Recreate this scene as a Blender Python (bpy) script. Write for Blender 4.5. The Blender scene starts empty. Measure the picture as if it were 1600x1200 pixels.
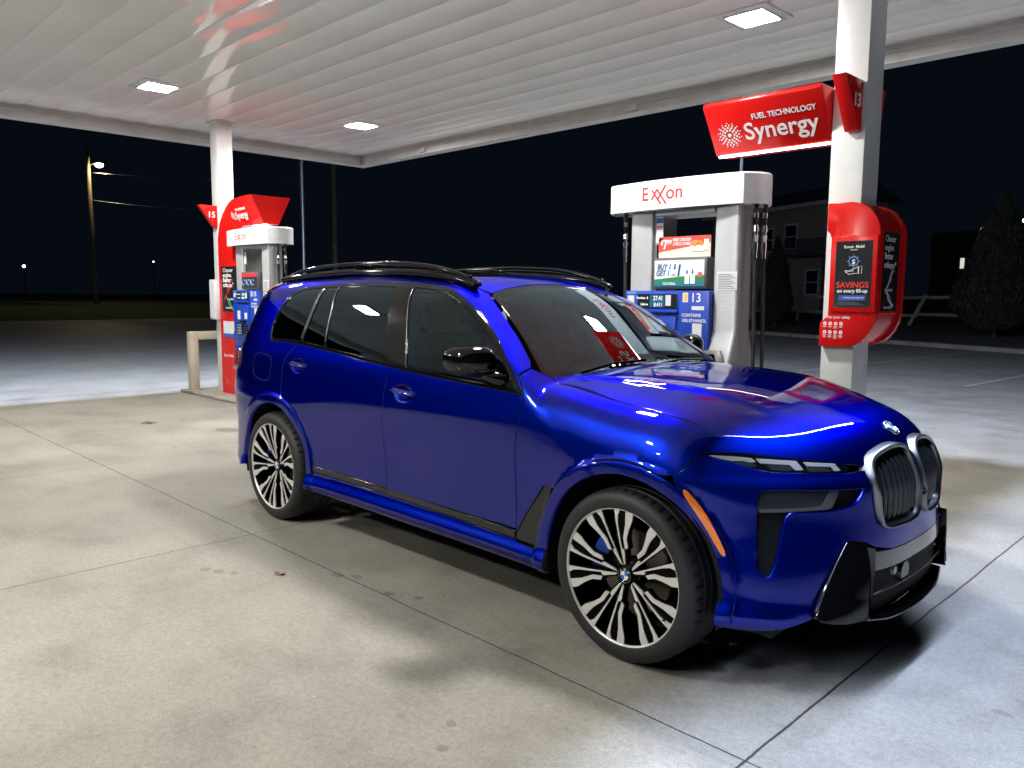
import bpy, bmesh, math, random
import numpy as np
from mathutils import Vector, Matrix, geometry
random.seed(7); np.random.seed(7)
S = bpy.context.scene
R = math.radians
# ------------------------------------------------------------------ camera
CAMP = (2.050941, -3.691213, 1.615462); YAW, PITCH, ROLL, FPX = 2.3605232, -0.1121460, 0.0064416, 1239.80
cd = bpy.data.cameras.new("camera"); cam = bpy.data.objects.new("camera", cd); S.collection.objects.link(cam)
cd.sensor_width = 36.0; cd.lens = 36.0*FPX/1600.0; cd.clip_start = 0.05; cd.clip_end = 2000
_f = Vector((math.cos(YAW)*math.cos(PITCH), math.sin(YAW)*math.cos(PITCH), math.sin(PITCH)))
_r = Vector((math.sin(YAW), -math.cos(YAW), 0)); _u = _r.cross(_f)
_c, _s = math.cos(ROLL), math.sin(ROLL)
_r2, _u2 = _c*_r+_s*_u, -_s*_r+_c*_u
mm = Matrix((_r2, _u2, -_f)).transposed().to_4x4(); mm.translation = CAMP
cam.matrix_world = mm; S.camera = cam
# ------------------------------------------------------------------ world: night sky
W = bpy.data.worlds.new("World"); S.world = W; W.use_nodes = True
bg = W.node_tree.nodes['Background']; bg.inputs[0].default_value = (0.30, 0.52, 1.0, 1); bg.inputs[1].default_value = 0.0058
# ------------------------------------------------------------------ exposure / renderer
S.view_settings.view_transform = 'Standard'; S.view_settings.look = 'None'; S.view_settings.exposure = 0.0; S.view_settings.gamma = 1
S.render.engine = 'CYCLES'
S.cycles.max_bounces = 6; S.cycles.glossy_bounces = 4; S.cycles.transparent_max_bounces = 10; S.cycles.diffuse_bounces = 3
S.cycles.caustics_reflective = False; S.cycles.caustics_refractive = False
S.cycles.sample_clamp_indirect = 6.0
LAMP_L = 535.0          # radiance of a canopy luminaire lens
EDGE_L = 300.0           # radiance of the cool strip on the canopy's outer edge
# ------------------------------------------------------------------ helpers
def tag(o, label=None, cat=None, group=None, kind=None):
    if label: o['label'] = label
    if cat: o['category'] = cat
    if group: o['group'] = group
    if kind: o['kind'] = kind
    return o
def thing(name, loc=(0,0,0), label=None, cat=None, group=None, rz=0):
    o = bpy.data.objects.new(name, None); S.collection.objects.link(o)
    o.location = loc; o.rotation_euler = (0,0,rz); o.empty_display_size = .1
    return tag(o, label, cat, group)
def link(name, me, mat, parent=None, smooth=False, auto=None):
    for m in (mat if isinstance(mat, (list,tuple)) else [mat]): me.materials.append(m)
    o = bpy.data.objects.new(name, me); S.collection.objects.link(o)
    if parent: o.parent = parent
    if smooth or auto:
        me.polygons.foreach_set('use_smooth', [True]*len(me.polygons))
        if auto: me.set_sharp_from_angle(angle=R(auto))
    return o
def inv(root):   # world -> local for things whose origin is moved: subtract location
    return Vector(root.location)
class MB:
    """collects shapes in one bmesh; build() links ONE mesh object"""
    def __init__(s): s.bm = bmesh.new()
    def _new(s, f): 
        b = bmesh.new(); f(b); return b
    def _merge(s, b, M=None):
        if M is not None: b.transform(M)
        me = bpy.data.meshes.new('t'); b.to_mesh(me); b.free(); s.bm.from_mesh(me); bpy.data.meshes.remove(me); return s
    def box(s, c, d, bev=0, rot=None, seg=2):
        b = bmesh.new(); bmesh.ops.create_cube(b, size=1); bmesh.ops.scale(b, vec=d, verts=b.verts)
        if bev: bmesh.ops.bevel(b, geom=b.edges[:]+b.verts[:], offset=bev, segments=seg, profile=.5, affect='EDGES')
        M = Matrix.Translation(c)
        if rot: M = M @ Matrix.Rotation(rot[2],4,'Z') @ Matrix.Rotation(rot[1],4,'Y') @ Matrix.Rotation(rot[0],4,'X')
        return s._merge(b, M)
    def bx(s, x0,x1,y0,y1,z0,z1, bev=0, seg=2): return s.box(((x0+x1)/2,(y0+y1)/2,(z0+z1)/2),(abs(x1-x0),abs(y1-y0),abs(z1-z0)),bev,None,seg)
    def cyl(s, p0, p1, r0, r1=None, n=20, caps=True):
        p0, p1 = Vector(p0), Vector(p1); r1 = r0 if r1 is None else r1
        b = bmesh.new(); L = (p1-p0).length
        bmesh.ops.create_cone(b, cap_ends=caps, cap_tris=False, segments=n, radius1=r0, radius2=r1, depth=L)
        q = (p1-p0).to_track_quat('Z','Y').to_matrix().to_4x4()
        return s._merge(b, Matrix.Translation((p0+p1)/2) @ q)
    def prism(s, pts, axis, lo, hi, bev=0, seg=2):
        """polygon pts (2D) extruded along axis 'x','y','z' from lo to hi"""
        b = bmesh.new()
        def P(u,v,w): return {'x':(w,u,v),'y':(u,w,v),'z':(u,v,w)}[axis]
        v = [b.verts.new(P(u,w,lo)) for u,w in pts]; f = b.faces.new(v)
        r = bmesh.ops.extrude_face_region(b, geom=[f]); vs=[e for e in r['geom'] if isinstance(e,bmesh.types.BMVert)]
        d = Vector(P(0,0,hi-lo)); bmesh.ops.translate(b, vec=d, verts=vs)
        bmesh.ops.recalc_face_normals(b, faces=b.faces)
        if bev:
            es=[e for e in b.edges]
            bmesh.ops.bevel(b, geom=es, offset=bev, segments=seg, profile=.5, affect='EDGES', clamp_overlap=True)
        return s._merge(b)
    def tube(s, pts, r, n=10, closed=False, caps=True):
        pts=[Vector(p) for p in pts]; b=bmesh.new(); rings=[]; N=len(pts); up=Vector((0,0,1)); prev=None
        for i,p in enumerate(pts):
            if closed: t=(pts[(i+1)%N]-pts[i-1])
            else: t=(pts[min(i+1,N-1)]-pts[max(i-1,0)])
            t.normalize()
            if prev is None:
                a=up if abs(t.z)<.9 else Vector((1,0,0)); e1=t.cross(a).normalized()
            else: e1=(prev-t*prev.dot(t)).normalized()
            prev=e1; e2=t.cross(e1); rr=r[i] if hasattr(r,'__len__') else r
            rings.append([b.verts.new(p+rr*(math.cos(2*math.pi*k/n)*e1+math.sin(2*math.pi*k/n)*e2)) for k in range(n)])
        for i in range(N if closed else N-1):
            A,B=rings[i],rings[(i+1)%N]
            for k in range(n): b.faces.new((A[k],A[(k+1)%n],B[(k+1)%n],B[k]))
        if not closed and caps: b.faces.new(rings[0][::-1]); b.faces.new(rings[-1])
        return s._merge(b)
    def lathe(s, prof, c, axis='y', n=64, sgn=1):
        """prof: (radius, along-axis) pairs, revolved"""
        b=bmesh.new(); rings=[]
        for r,h in prof:
            ring=[]
            for k in range(n):
                t=2*math.pi*k/n; u,v=r*math.cos(t),r*math.sin(t)
                p={'y':(u,h*sgn,v),'z':(u,v,h),'x':(h*sgn,u,v)}[axis]
                ring.append(b.verts.new((c[0]+p[0],c[1]+p[1],c[2]+p[2])))
            rings.append(ring)
        for A,B in zip(rings,rings[1:]):
            for k in range(n): b.faces.new((A[k],A[(k+1)%n],B[(k+1)%n],B[k]))
        bmesh.ops.remove_doubles(b, verts=b.verts, dist=1e-6)
        bmesh.ops.recalc_face_normals(b, faces=b.faces)
        return s._merge(b)
    def grid(s, P):
        """P[i][j] 3D points"""
        b=s.bm; V=[[b.verts.new(p) for p in row] for row in P]
        for i in range(len(V)-1):
            for j in range(len(V[0])-1): b.faces.new((V[i][j],V[i+1][j],V[i+1][j+1],V[i][j+1]))
        return s
    def face(s, pts): s.bm.faces.new([s.bm.verts.new(p) for p in pts]); return s
    def mesh(s, name):
        me=bpy.data.meshes.new(name); s.bm.to_mesh(me); s.bm.free(); return me
    def build(s, name, mat, parent=None, smooth=False, auto=None, M=None):
        if M is not None: s.bm.transform(M)
        return link(name, s.mesh(name), mat, parent, smooth, auto)
def text_mesh(items, name, mat, parent, M, ext=.0015, warp=None):
    """items: (string, x, y, size, align, bold) laid out in the local XY plane then moved by M; one mesh per line of text"""
    for it in items:
        s_,x,y,size,al,bold=it[:6]; sx=it[6] if len(it)>6 else 1.0; shear=it[7] if len(it)>7 else 0
        cu=bpy.data.curves.new('t','FONT'); cu.body=s_; cu.size=size; cu.align_x=al; cu.offset=bold*size; cu.extrude=ext; cu.resolution_u=4; cu.shear=shear
        o=bpy.data.objects.new('t',cu); S.collection.objects.link(o); dg=bpy.context.evaluated_depsgraph_get()
        me=bpy.data.meshes.new_from_object(o.evaluated_get(dg)); me.transform(M@Matrix.Translation((x,y,0))@Matrix.Diagonal((sx,1,1,1)))
        bpy.data.objects.remove(o); bpy.data.curves.remove(cu); me.name=name; me.materials.clear()
        if warp:
            for v in me.vertices: v.co=warp(v.co)
        r=link(name, me, mat, parent)
    return r
def frame(o, ex, ey):   # matrix: local x->ex, y->ey, z->ex x ey
    ex=Vector(ex).normalized(); ey=Vector(ey).normalized(); ez=ex.cross(ey)
    m=Matrix((ex,ey,ez)).transposed().to_4x4(); m.translation=o; return m
# ------------------------------------------------------------------ materials
def mat(name, col=(.5,.5,.5), rough=.5, metal=0, coat=0, spec=.5, emit=None, es=0, coat_r=.03):
    m=bpy.data.materials.new(name); m.use_nodes=True; b=m.node_tree.nodes['Principled BSDF']
    b.inputs['Base Color'].default_value=(*col,1); b.inputs['Roughness'].default_value=rough; b.inputs['Metallic'].default_value=metal
    b.inputs['Coat Weight'].default_value=coat; b.inputs['Coat Roughness'].default_value=coat_r; b.inputs['Specular IOR Level'].default_value=spec
    if emit and es<4: m.cycles.emission_sampling='NONE'
    if emit: b.inputs['Emission Color'].default_value=(*emit,1); b.inputs['Emission Strength'].default_value=es
    return m
def nd(m, t, **kw):
    n=m.node_tree.nodes.new(t)
    for k,v in kw.items(): setattr(n,k,v)
    return n
def lk(m,a,b): m.node_tree.links.new(a,b)
def noise(m, scale, detail=6, rough=.6, vec=None, dim='3D'):
    n=nd(m,'ShaderNodeTexNoise'); n.inputs['Scale'].default_value=scale; n.inputs['Detail'].default_value=detail; n.inputs['Roughness'].default_value=rough
    if vec: lk(m,vec,n.inputs['Vector'])
    return n.outputs['Fac']
def ramp(m, fac, stops):
    r=nd(m,'ShaderNodeValToRGB'); e=r.color_ramp.elements
    while len(e)<len(stops): e.new(.5)
    for q,(p,c) in zip(e,stops): q.position=p; q.color=(*c,1) if len(c)==3 else c
    lk(m,fac,r.inputs[0]); return r.outputs[0]
def mul(m,a,b,fac=1.0,mode='MULTIPLY'):
    n=nd(m,'ShaderNodeMix',data_type='RGBA',blend_type=mode); n.inputs[0].default_value=fac
    lk(m,a,n.inputs[6]); lk(m,b,n.inputs[7]) if not isinstance(b,tuple) else setattr(n.inputs[7],'default_value',b); return n.outputs[2]
def bumpn(m, h, strength, dist=.01):
    n=nd(m,'ShaderNodeBump'); n.inputs['Strength'].default_value=strength; n.inputs['Distance'].default_value=dist; lk(m,h,n.inputs['Height'])
    lk(m,n.outputs[0],m.node_tree.nodes['Principled BSDF'].inputs['Normal']); return n
def objco(m):
    return nd(m,'ShaderNodeTexCoord').outputs['Object']
def mapping(m, scale=(1,1,1), rot=(0,0,0), loc=(0,0,0)):
    n=nd(m,'ShaderNodeMapping'); n.inputs['Scale'].default_value=scale; n.inputs['Rotation'].default_value=rot; n.inputs['Location'].default_value=loc
    lk(m,objco(m),n.inputs['Vector']); return n.outputs[0]
# ------------------------------------------------------------------ shared materials
def concrete_mat():
    m=mat('concrete',rough=.62,spec=.35); b=m.node_tree.nodes['Principled BSDF']; co=objco(m)
    big=noise(m,.35,5,.6,co); mid=noise(m,1.7,8,.7,co); fine=noise(m,38,8,.75,co); grit=noise(m,170,4,.8,co)
    c=ramp(m,big,[(.3,(.24,.226,.195)),(.7,(.31,.294,.256))])
    c=mul(m,c,ramp(m,mid,[(.32,(.72,.71,.69)),(.5,(1,1,1)),(.70,(1.16,1.16,1.15))]))
    c=mul(m,c,ramp(m,fine,[(.32,(.78,.78,.77)),(.5,(1,1,1)),(.68,(1.18,1.18,1.18))]))
    c=mul(m,c,ramp(m,grit,[(.34,(.64,.64,.63)),(.5,(1,1,1)),(.66,(1.30,1.30,1.30))]))
    # worn darker streaks where wheels run
    st=noise(m,1,6,.65,mapping(m,(.22,1.9,1)))
    c=mul(m,c,ramp(m,st,[(.30,(.88,.87,.86)),(.48,(1,1,1))]))
    # pale specks
    v=nd(m,'ShaderNodeTexVoronoi'); v.inputs['Scale'].default_value=3.1; lk(m,co,v.inputs['Vector'])
    n2=noise(m,9,3,.5,co)
    a=nd(m,'ShaderNodeMath',operation='ADD'); lk(m,v.outputs['Distance'],a.inputs[0]); 
    s2=nd(m,'ShaderNodeMath',operation='MULTIPLY'); lk(m,n2,s2.inputs[0]); s2.inputs[1].default_value=.10; lk(m,s2.outputs[0],a.inputs[1])
    c=mul(m,c,ramp(m,a.outputs[0],[(.068,(1.35,1.34,1.3)),(.078,(1,1,1))]))
    v=nd(m,'ShaderNodeTexVoronoi'); v.inputs['Scale'].default_value=1.35; lk(m,co,v.inputs['Vector'])
    a=nd(m,'ShaderNodeMath',operation='ADD'); lk(m,v.outputs['Distance'],a.inputs[0]); 
    s2=nd(m,'ShaderNodeMath',operation='MULTIPLY'); lk(m,noise(m,14,4,.6,co),s2.inputs[0]); s2.inputs[1].default_value=.12; lk(m,s2.outputs[0],a.inputs[1])
    c=mul(m,c,ramp(m,a.outputs[0],[(.085,(.55,.53,.5)),(.105,(1,1,1))]))
    v=nd(m,'ShaderNodeTexVoronoi'); v.inputs['Scale'].default_value=5.5; lk(m,mapping(m,(1,1.3,1)),v.inputs['Vector'])
    a=nd(m,'ShaderNodeMath',operation='ADD'); lk(m,v.outputs['Distance'],a.inputs[0]); 
    s2=nd(m,'ShaderNodeMath',operation='MULTIPLY'); lk(m,noise(m,2.2,3,.6,co),s2.inputs[0]); s2.inputs[1].default_value=.5; lk(m,s2.outputs[0],a.inputs[1])
    c=mul(m,c,ramp(m,a.outputs[0],[(.215,(.62,.60,.57)),(.235,(1,1,1))]))
    # oil and dirt stains with shapes of their own
    sx=nd(m,'ShaderNodeSeparateXYZ'); lk(m,co,sx.inputs[0])
    wob=noise(m,6,5,.7,co)
    for (X,Y,r,rx,dk,soft) in [(-4.86,1.03,1.2,1.5,.84,.9),(-.9,-.9,.6,1.2,.9,.9),(.33,-.55,.08,2.4,.5,.3),(.30,-.72,.045,2,.55,.3),(1.4,-.1,.025,2.4,.74,.3),(1.32,-.25,.02,2.0,.72,.3),(1.48,.1,.02,2.,.74,.3),(1.9,.35,.12,3,.82,.6),(-2.42,-1.79,.030,1.3,.72,.2),(-2.33,-1.75,.032,1.3,.70,.2),(-2.24,-1.70,.026,1.4,.72,.2),(-1.80,-1.28,.035,1.6,.72,.25),(-1.70,-1.22,.028,1.5,.72,.25),(-1.36,-1.24,.028,1.3,.60,.2),(-1.20,-1.16,.024,1.3,.60,.2),(-.30,-1.95,.018,1.4,.80,.2),(-.12,-1.85,.020,1.2,.70,.2),(-.02,-1.98,.022,1.2,.72,.2),(-8.05,-.04,.10,1.0,.4,.2),(-6.9,.45,.13,1.8,.66,.35),(-5.6,-.2,.12,1.8,.82,.4)]:
        mx=nd(m,'ShaderNodeMath',operation='SUBTRACT'); lk(m,sx.outputs[0],mx.inputs[0]); mx.inputs[1].default_value=X
        my=nd(m,'ShaderNodeMath',operation='SUBTRACT'); lk(m,sx.outputs[1],my.inputs[0]); my.inputs[1].default_value=Y
        cx=nd(m,'ShaderNodeCombineXYZ'); 
        k=nd(m,'ShaderNodeMath',operation='DIVIDE'); lk(m,mx.outputs[0],k.inputs[0]); k.inputs[1].default_value=r*rx
        k2=nd(m,'ShaderNodeMath',operation='DIVIDE'); lk(m,my.outputs[0],k2.inputs[0]); k2.inputs[1].default_value=r
        lk(m,k.outputs[0],cx.inputs[0]); lk(m,k2.outputs[0],cx.inputs[1])
        ln=nd(m,'ShaderNodeVectorMath',operation='LENGTH'); lk(m,cx.outputs[0],ln.inputs[0])
        ad=nd(m,'ShaderNodeMath',operation='MULTIPLY_ADD'); lk(m,wob,ad.inputs[0]); ad.inputs[1].default_value=1.5; lk(m,ln.outputs['Value'],ad.inputs[2])
        c=mul(m,c,ramp(m,ad.outputs[0],[(0,(dk,dk,dk)),(1,(1,1,1))]) if False else _stain(m,ad.outputs[0],dk,soft))
    # saw-cut joints
    hs=[]
    lines=[('x',.775,.007),('x',-2.87,.005),('x',-5.83,.004),('x',-8.85,.005),('x',3.8,.006),('x',-11.55,.012),('x',-18,.006),('x',-25,.006),('y',-1.27,.005),('y',-5.0,.005),('y',5.5,.005),('y',10.0,.006),('y',14.6,.006)]
    jw=nd(m,'ShaderNodeMath',operation='MULTIPLY_ADD'); lk(m,noise(m,1.2,3,.6,co),jw.inputs[0]); jw.inputs[1].default_value=.030; jw.inputs[2].default_value=-.015
    chip=noise(m,25,4,.7,co)
    acc=None
    for ax,v0,w in lines:
        d=nd(m,'ShaderNodeMath',operation='SUBTRACT'); lk(m,sx.outputs[0 if ax=='x' else 1],d.inputs[0]); d.inputs[1].default_value=v0
        e=nd(m,'ShaderNodeMath',operation='ADD'); lk(m,d.outputs[0],e.inputs[0]); lk(m,jw.outputs[0],e.inputs[1])
        ab=nd(m,'ShaderNodeMath',operation='ABSOLUTE'); lk(m,e.outputs[0],ab.inputs[0])
        dv=nd(m,'ShaderNodeMath',operation='DIVIDE'); lk(m,ab.outputs[0],dv.inputs[0]); dv.inputs[1].default_value=w
        if acc is None: acc=dv.outputs[0]
        else:
            mn=nd(m,'ShaderNodeMath',operation='MINIMUM'); lk(m,acc,mn.inputs[0]); lk(m,dv.outputs[0],mn.inputs[1]); acc=mn.outputs[0]
    ca=nd(m,'ShaderNodeMath',operation='MULTIPLY_ADD'); lk(m,chip,ca.inputs[0]); ca.inputs[1].default_value=-.9; lk(m,acc,ca.inputs[2])
    jr=ramp(m,ca.outputs[0],[(0,(.13,.12,.11)),(.25,(.45,.43,.41)),(.55,(1,1,1))])
    c=mul(m,c,jr); lk(m,c,b.inputs['Base Color'])
    h=nd(m,'ShaderNodeMath',operation='ADD'); lk(m,fine,h.inputs[0]); lk(m,jr,h.inputs[1])
    bumpn(m,h.outputs[0],.35,.006)
    lk(m,ramp(m,mid,[(.3,(.50,)*3),(.7,(.72,)*3)]),b.inputs['Roughness'])
    return m
def _stain(m,v,dk,soft):
    mr=nd(m,'ShaderNodeMapRange'); lk(m,v,mr.inputs[0]); mr.inputs[1].default_value=1.75-soft; mr.inputs[2].default_value=1.75+soft*.4
    mr.inputs[3].default_value=dk; mr.inputs[4].default_value=1.0; mr.interpolation_type='SMOOTHSTEP'; mr.clamp=True
    cb=nd(m,'ShaderNodeCombineXYZ')
    for i in range(3): lk(m,mr.outputs[0],cb.inputs[i])
    return cb.outputs[0]
def painted(name,col,rough=.3,dirt=.12,sc=5,coat=0,metal=0,spec=.5,bump=0):
    m=mat(name,col,rough,metal,coat,spec); b=m.node_tree.nodes['Principled BSDF']; co=objco(m)
    n=noise(m,sc,7,.65,co); d=1-dirt
    c=mul(m,ramp(m,n,[(.3,(d,d*.99,d*.97)),(.62,(1,1,1))]),(*col,1)); lk(m,c,b.inputs['Base Color'])
    lk(m,ramp(m,noise(m,sc*3,4,.6,co),[(.3,(rough*.8,)*3),(.7,(min(1,rough*1.3),)*3)]),b.inputs['Roughness'])
    if bump: bumpn(m,noise(m,60,3,.5,co),bump,.001)
    return m
M={}
M['concrete']=concrete_mat()
M['ceil']=painted('ceiling_paint',(.93,.94,.95),.03,.06,1.2,spec=.7)
M['fascia']=painted('fascia_paint',(.66,.66,.645),.4,.18,2.5)
M['white']=painted('white_paint',(.70,.71,.71),.32,.14,3.0,bump=.15)
M['pwhite']=painted('pump_white',(.68,.70,.74),.28,.05,4)
M['alu']=painted('brushed_panel',(.50,.52,.54),.38,.10,6,metal=.35)
M['red']=painted('red_gloss',(.60,.010,.008),.22,.02,3,spec=.3)
M['blue']=painted('blue_panel',(.012,.055,.42),.35,.10,6)
M['black']=mat('black_plastic',(.012,.012,.013),.45)
M['gblack']=mat('gloss_black',(.003,.003,.0035),.05,0,0)
M['rubber']=mat('rubber',(.013,.013,.0135),.6)
M['chrome']=mat('chrome',(.75,.75,.76),.15,1)
M['steel']=painted('steel',(.42,.42,.41),.35,.2,8,metal=.8)
M['beige']=painted('beige_paint',(.46,.42,.33),.5,.25,3)
M['poster']=mat('poster_black',(.018,.018,.02),.22)
M['ink_w']=mat('white_ink',(.82,.82,.82),.5)
M['ink_r']=mat('red_ink',(.72,.035,.03),.5)
M['ink_b']=mat('blue_ink',(.02,.09,.42),.5)
M['ink_k']=mat('dark_ink',(.03,.03,.035),.5)
M['ink_lb']=mat('pale_blue_ink',(.16,.36,.75),.5)
M['ink_g']=mat('green_ink',(.05,.22,.09),.5)
M['ink_y']=mat('yellow_ink',(.75,.50,.08),.5)
M['grey']=mat('grey_plastic',(.10,.105,.11),.45)
M['led']=mat('led_lens',(.9,.9,.9),.3,emit=(1.0,.975,.925),es=LAMP_L)
M['led_cool']=mat('led_lens_cool',(.9,.9,.9),.3,emit=(.74,.82,1.0),es=LAMP_L)
M['edge']=mat('edge_led',(.9,.9,.9),.3,emit=(.60,.73,1.06),es=EDGE_L)
M['strip']=mat('strip_led',(.9,.9,.9),.3,emit=(.93,.96,1.0),es=14)
def ceil_tweak():
    m=M['ceil']; bumpn(m,noise(m,1.0,2,.5,mapping(m,(.35,2.2,1))),.10,.02)
ceil_tweak()
# ------------------------------------------------------------------ setting: ground
def sheet(name,x0,x1,y0,y1,z,m,kind='structure',n=1):
    b=MB(); b.grid([[(x0+(x1-x0)*i/n,y0+(y1-y0)*j/n,z) for j in range(n+1)] for i in range(n+1)])
    o=b.build(name,m); tag(o,kind=kind); return o
M['soil']=painted('night_ground',(.035,.04,.028),.95,.4,.3)
M['asphalt']=painted('lot_surface',(.32,.30,.26),.75,.30,.6)
sheet('ground',-600,600,-600,600,-.012,M['soil'])
sheet('forecourt',-48,14,-22,11.2,0,M['concrete'])
# parking lot beyond: bounded by a kerb that runs a little askew
KA=Vector((-15.68,28.15,0)); KB=Vector((-3.83,23.03,0)); kd=(KB-KA).normalized(); kn=Vector((-kd.y,kd.x,0)); kn=kn if kn.y>0 else -kn
K0=KA-kd*26; K1=KB+kd*24
b=MB(); b.face([(-48,11.2,-.004),(14,11.2,-.004),(K1.x,K1.y,-.004),(K0.x,K0.y,-.004),(-48,42,-.004)]); tag(b.build('parking_lot',M['asphalt']),kind='structure')
def strip_between(mb,a,b_,w,z):
    a=Vector((*a,z)); b_=Vector((*b_,z)); d=(b_-a).normalized(); n=Vector((-d.y,d.x,0))*w/2; mb.face([a-n,b_-n,b_+n,a+n])
M['line']=painted('line_paint',(.62,.62,.60),.6,.35,7)
b=MB()
for a,c in [((-9.65,12.3),(-9.45,23.4)),((-5.75,12.8),(-5.02,23.3)),((-2.35,12.4),(-1.9,19.5)),((-14.4,14.5),(-14.25,26.2)),((1.3,12.4),(1.6,19))]: strip_between(b,a,c,.11,.004)
tag(b.build('parking_lines',M['line']),kind='structure')
b=MB()
L=(K1-K0).length; nseg=int(L/3.05)
for i in range(nseg):
    a=K0+kd*(i*3.05+.008); c=K0+kd*((i+1)*3.05-.008); m_=(a+c)/2
    b.box((m_.x+kn.x*.22,m_.y+kn.y*.22,.055),((c-a).length,.44,.15),.02,(0,0,math.atan2(kd.y,kd.x)))
M['kerb']=painted('kerb_concrete',(.36,.34,.29),.8,.3,2)
tag(b.build('kerb',M['kerb']),kind='structure')
# mulch bed and grass bank rising behind the kerb
def bank(name,d0,d1,z0,z1,m,n=60,k=10,amp=.03):
    rows=[]
    for i in range(n+1):
        t=-10+ (L+30)*i/n; row=[]
        for j in range(k+1):
            s=j/k; d=d0+(d1-d0)*s; p=K0+kd*t+kn*d
            row.append((p.x,p.y,z0+(z1-z0)*s+random.uniform(-amp,amp)*(0<j<k)))
        rows.append(row)
    b=MB(); b.grid(rows); o=b.build(name,m,smooth=True); return tag(o,kind='structure')
M['mulch']=mat('mulch',(.05,.04,.035),.95); _m=M['mulch']
_v=nd(_m,'ShaderNodeTexVoronoi'); _v.inputs['Scale'].default_value=26; lk(_m,mapping(_m,(1,1.7,1)),_v.inputs['Vector'])
lk(_m,ramp(_m,_v.outputs['Color'],[(.1,(.02,.017,.015)),(.5,(.06,.05,.045)),(.95,(.17,.15,.13))]),_m.node_tree.nodes['Principled BSDF'].inputs['Base Color']); bumpn(_m,_v.outputs['Distance'],1,.05)
M['grass']=mat('night_grass',(.03,.045,.015),.95); _m=M['grass']
lk(_m,ramp(_m,noise(_m,14,8,.8,objco(_m)),[(.3,(.018,.026,.008)),(.5,(.05,.062,.024)),(.75,(.10,.105,.05))]),_m.node_tree.nodes['Principled BSDF'].inputs['Base Color']); bumpn(_m,noise(_m,60,6,.8,objco(_m)),1,.06)
bank('mulch_bed',.43,2.6,.10,.30,M['mulch'],90,8,.03)
bank('grass_bank',2.6,9,.30,.52,M['grass'],60,8,.03)
bank('field',9,140,.52,.9,M['soil'],30,8,.1)
b=MB(); b.grid([[(-48-4*j,-40+20*i,0 if j==0 else [.0,.35,.6,.75,.9][j]) for j in range(5)] for i in range(9)]); tag(b.build('verge',M['grass'],smooth=True),kind='structure')
b=MB(); b.grid([[(-64-40*j,-80+40*i,.9) for j in range(4)] for i in range(7)]); tag(b.build('far_field',M['soil']),kind='structure')
# pump island
M['isl']=painted('island_concrete',(.34,.325,.28),.75,.3,2.5)
b=MB(); b.bx(-10.9,-.02,1.52,2.65,0,.05,.015); tag(b.build('pump_island',M['isl'],auto=40),kind='structure')
# ------------------------------------------------------------------ canopy
CZ=4.25; CX0,CX1,CY0,CY1=-11.12,.56,-12.0,5.24
canopy=thing('canopy',(0,0,0),'wide white fuel station canopy with ribbed ceiling overhead','canopy')
b=MB(); rows=[]; pw=.406; ys=[]; y=CY1; 
while y>CY0:
    for t,z in [(0,.012),(.006,.012),(.009,.001),(.03,-.0011),(.08,-.0045),(.14,-.0064),(.203,-.0070),(.266,-.0064),(.326,-.0045),(.376,-.0011),(.398,.001)]: ys.append((y-t,CZ+z))
    y-=pw
n=24
rows=[[(CX0+(CX1-CX0)*i/n,yy,zz) for i in range(n+1)] for yy,zz in ys]
b.grid(rows); b.build('ceiling',M['ceil'],canopy,auto=25)
b=MB()
for (x0,x1,y0,y1,outer) in [(CX0,CX1,CY1,CY1+.16,'y+'),(CX0-.16,CX0,CY0-.16,CY1+.16,'x-'),(CX1,CX1+.16,CY0-.16,CY1+.16,'x+'),(CX0,CX1,CY0-.16,CY0,'y-')]:
    b.bx(x0,x1,y0,y1,CZ-.20,CZ+.75)
b.build('fascia',M['fascia'],canopy)
b=MB(); g=.032
b.bx(CX0,CX1,CY1-g,CY1-.0005,CZ-.085,CZ-.070); b.bx(CX0,CX0+g,CY0,CY1-g-.001,CZ-.085,CZ-.070)
b.bx(CX0,CX1,CY1-g*1.6,CY1-.0005,CZ-.200,CZ-.188); b.bx(CX0,CX0+g*1.6,CY0,CY1-g*1.6-.001,CZ-.200,CZ-.188)
b.bx(CX0,CX1,CY1-.05,CY1-.0005,CZ-.014,CZ-.002)
b.bx(CX0,CX0+.05,CY0,CY1-.051,CZ-.014,CZ-.002)
b.build('gutter_trim',M['fascia'],canopy)
for x in (-9.2,-4.65): b=MB(); b.bx(x-.075,x+.075,CY1-.05,CY1-.0008,CZ-.165,CZ-.088,.006); b.build('bracket',M['fascia'],canopy)
b=MB(); b.bx(CX0,CX1,CY0,CY1,CZ+.60,CZ+.75); b.build('roof_deck',M['fascia'],canopy)
b=MB(); zt=CZ+.70
b.bx(CX0-.28,CX1+.28,CY1+.161,CY1+.28,zt,zt+.05); b.bx(CX0-.28,CX0-.161,CY0-.28,CY1+.1605,zt,zt+.05); b.bx(CX1+.161,CX1+.28,CY0-.28,CY1+.1605,zt,zt+.05)
b.build('light_ledge',M['fascia'],canopy)
b=MB(); zt-=.003; zo=zt+.0; zl=zt-.038
b.face([(CX0-.26,CY1+.19,zl),(CX0-.26,CY1+.27,zo),(CX1+.26,CY1+.27,zo),(CX1+.26,CY1+.19,zl)]); b.face([(CX0-.27,CY0-.2,zo),(CX0-.27,CY1+.17,zo),(CX0-.19,CY1+.17,zl),(CX0-.19,CY0-.2,zl)]); b.face([(CX1+.19,CY0-.2,zl),(CX1+.19,CY1+.17,zl),(CX1+.27,CY1+.17,zo),(CX1+.27,CY0-.2,zo)])
b.build('edge_light',M['edge'],canopy)
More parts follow.
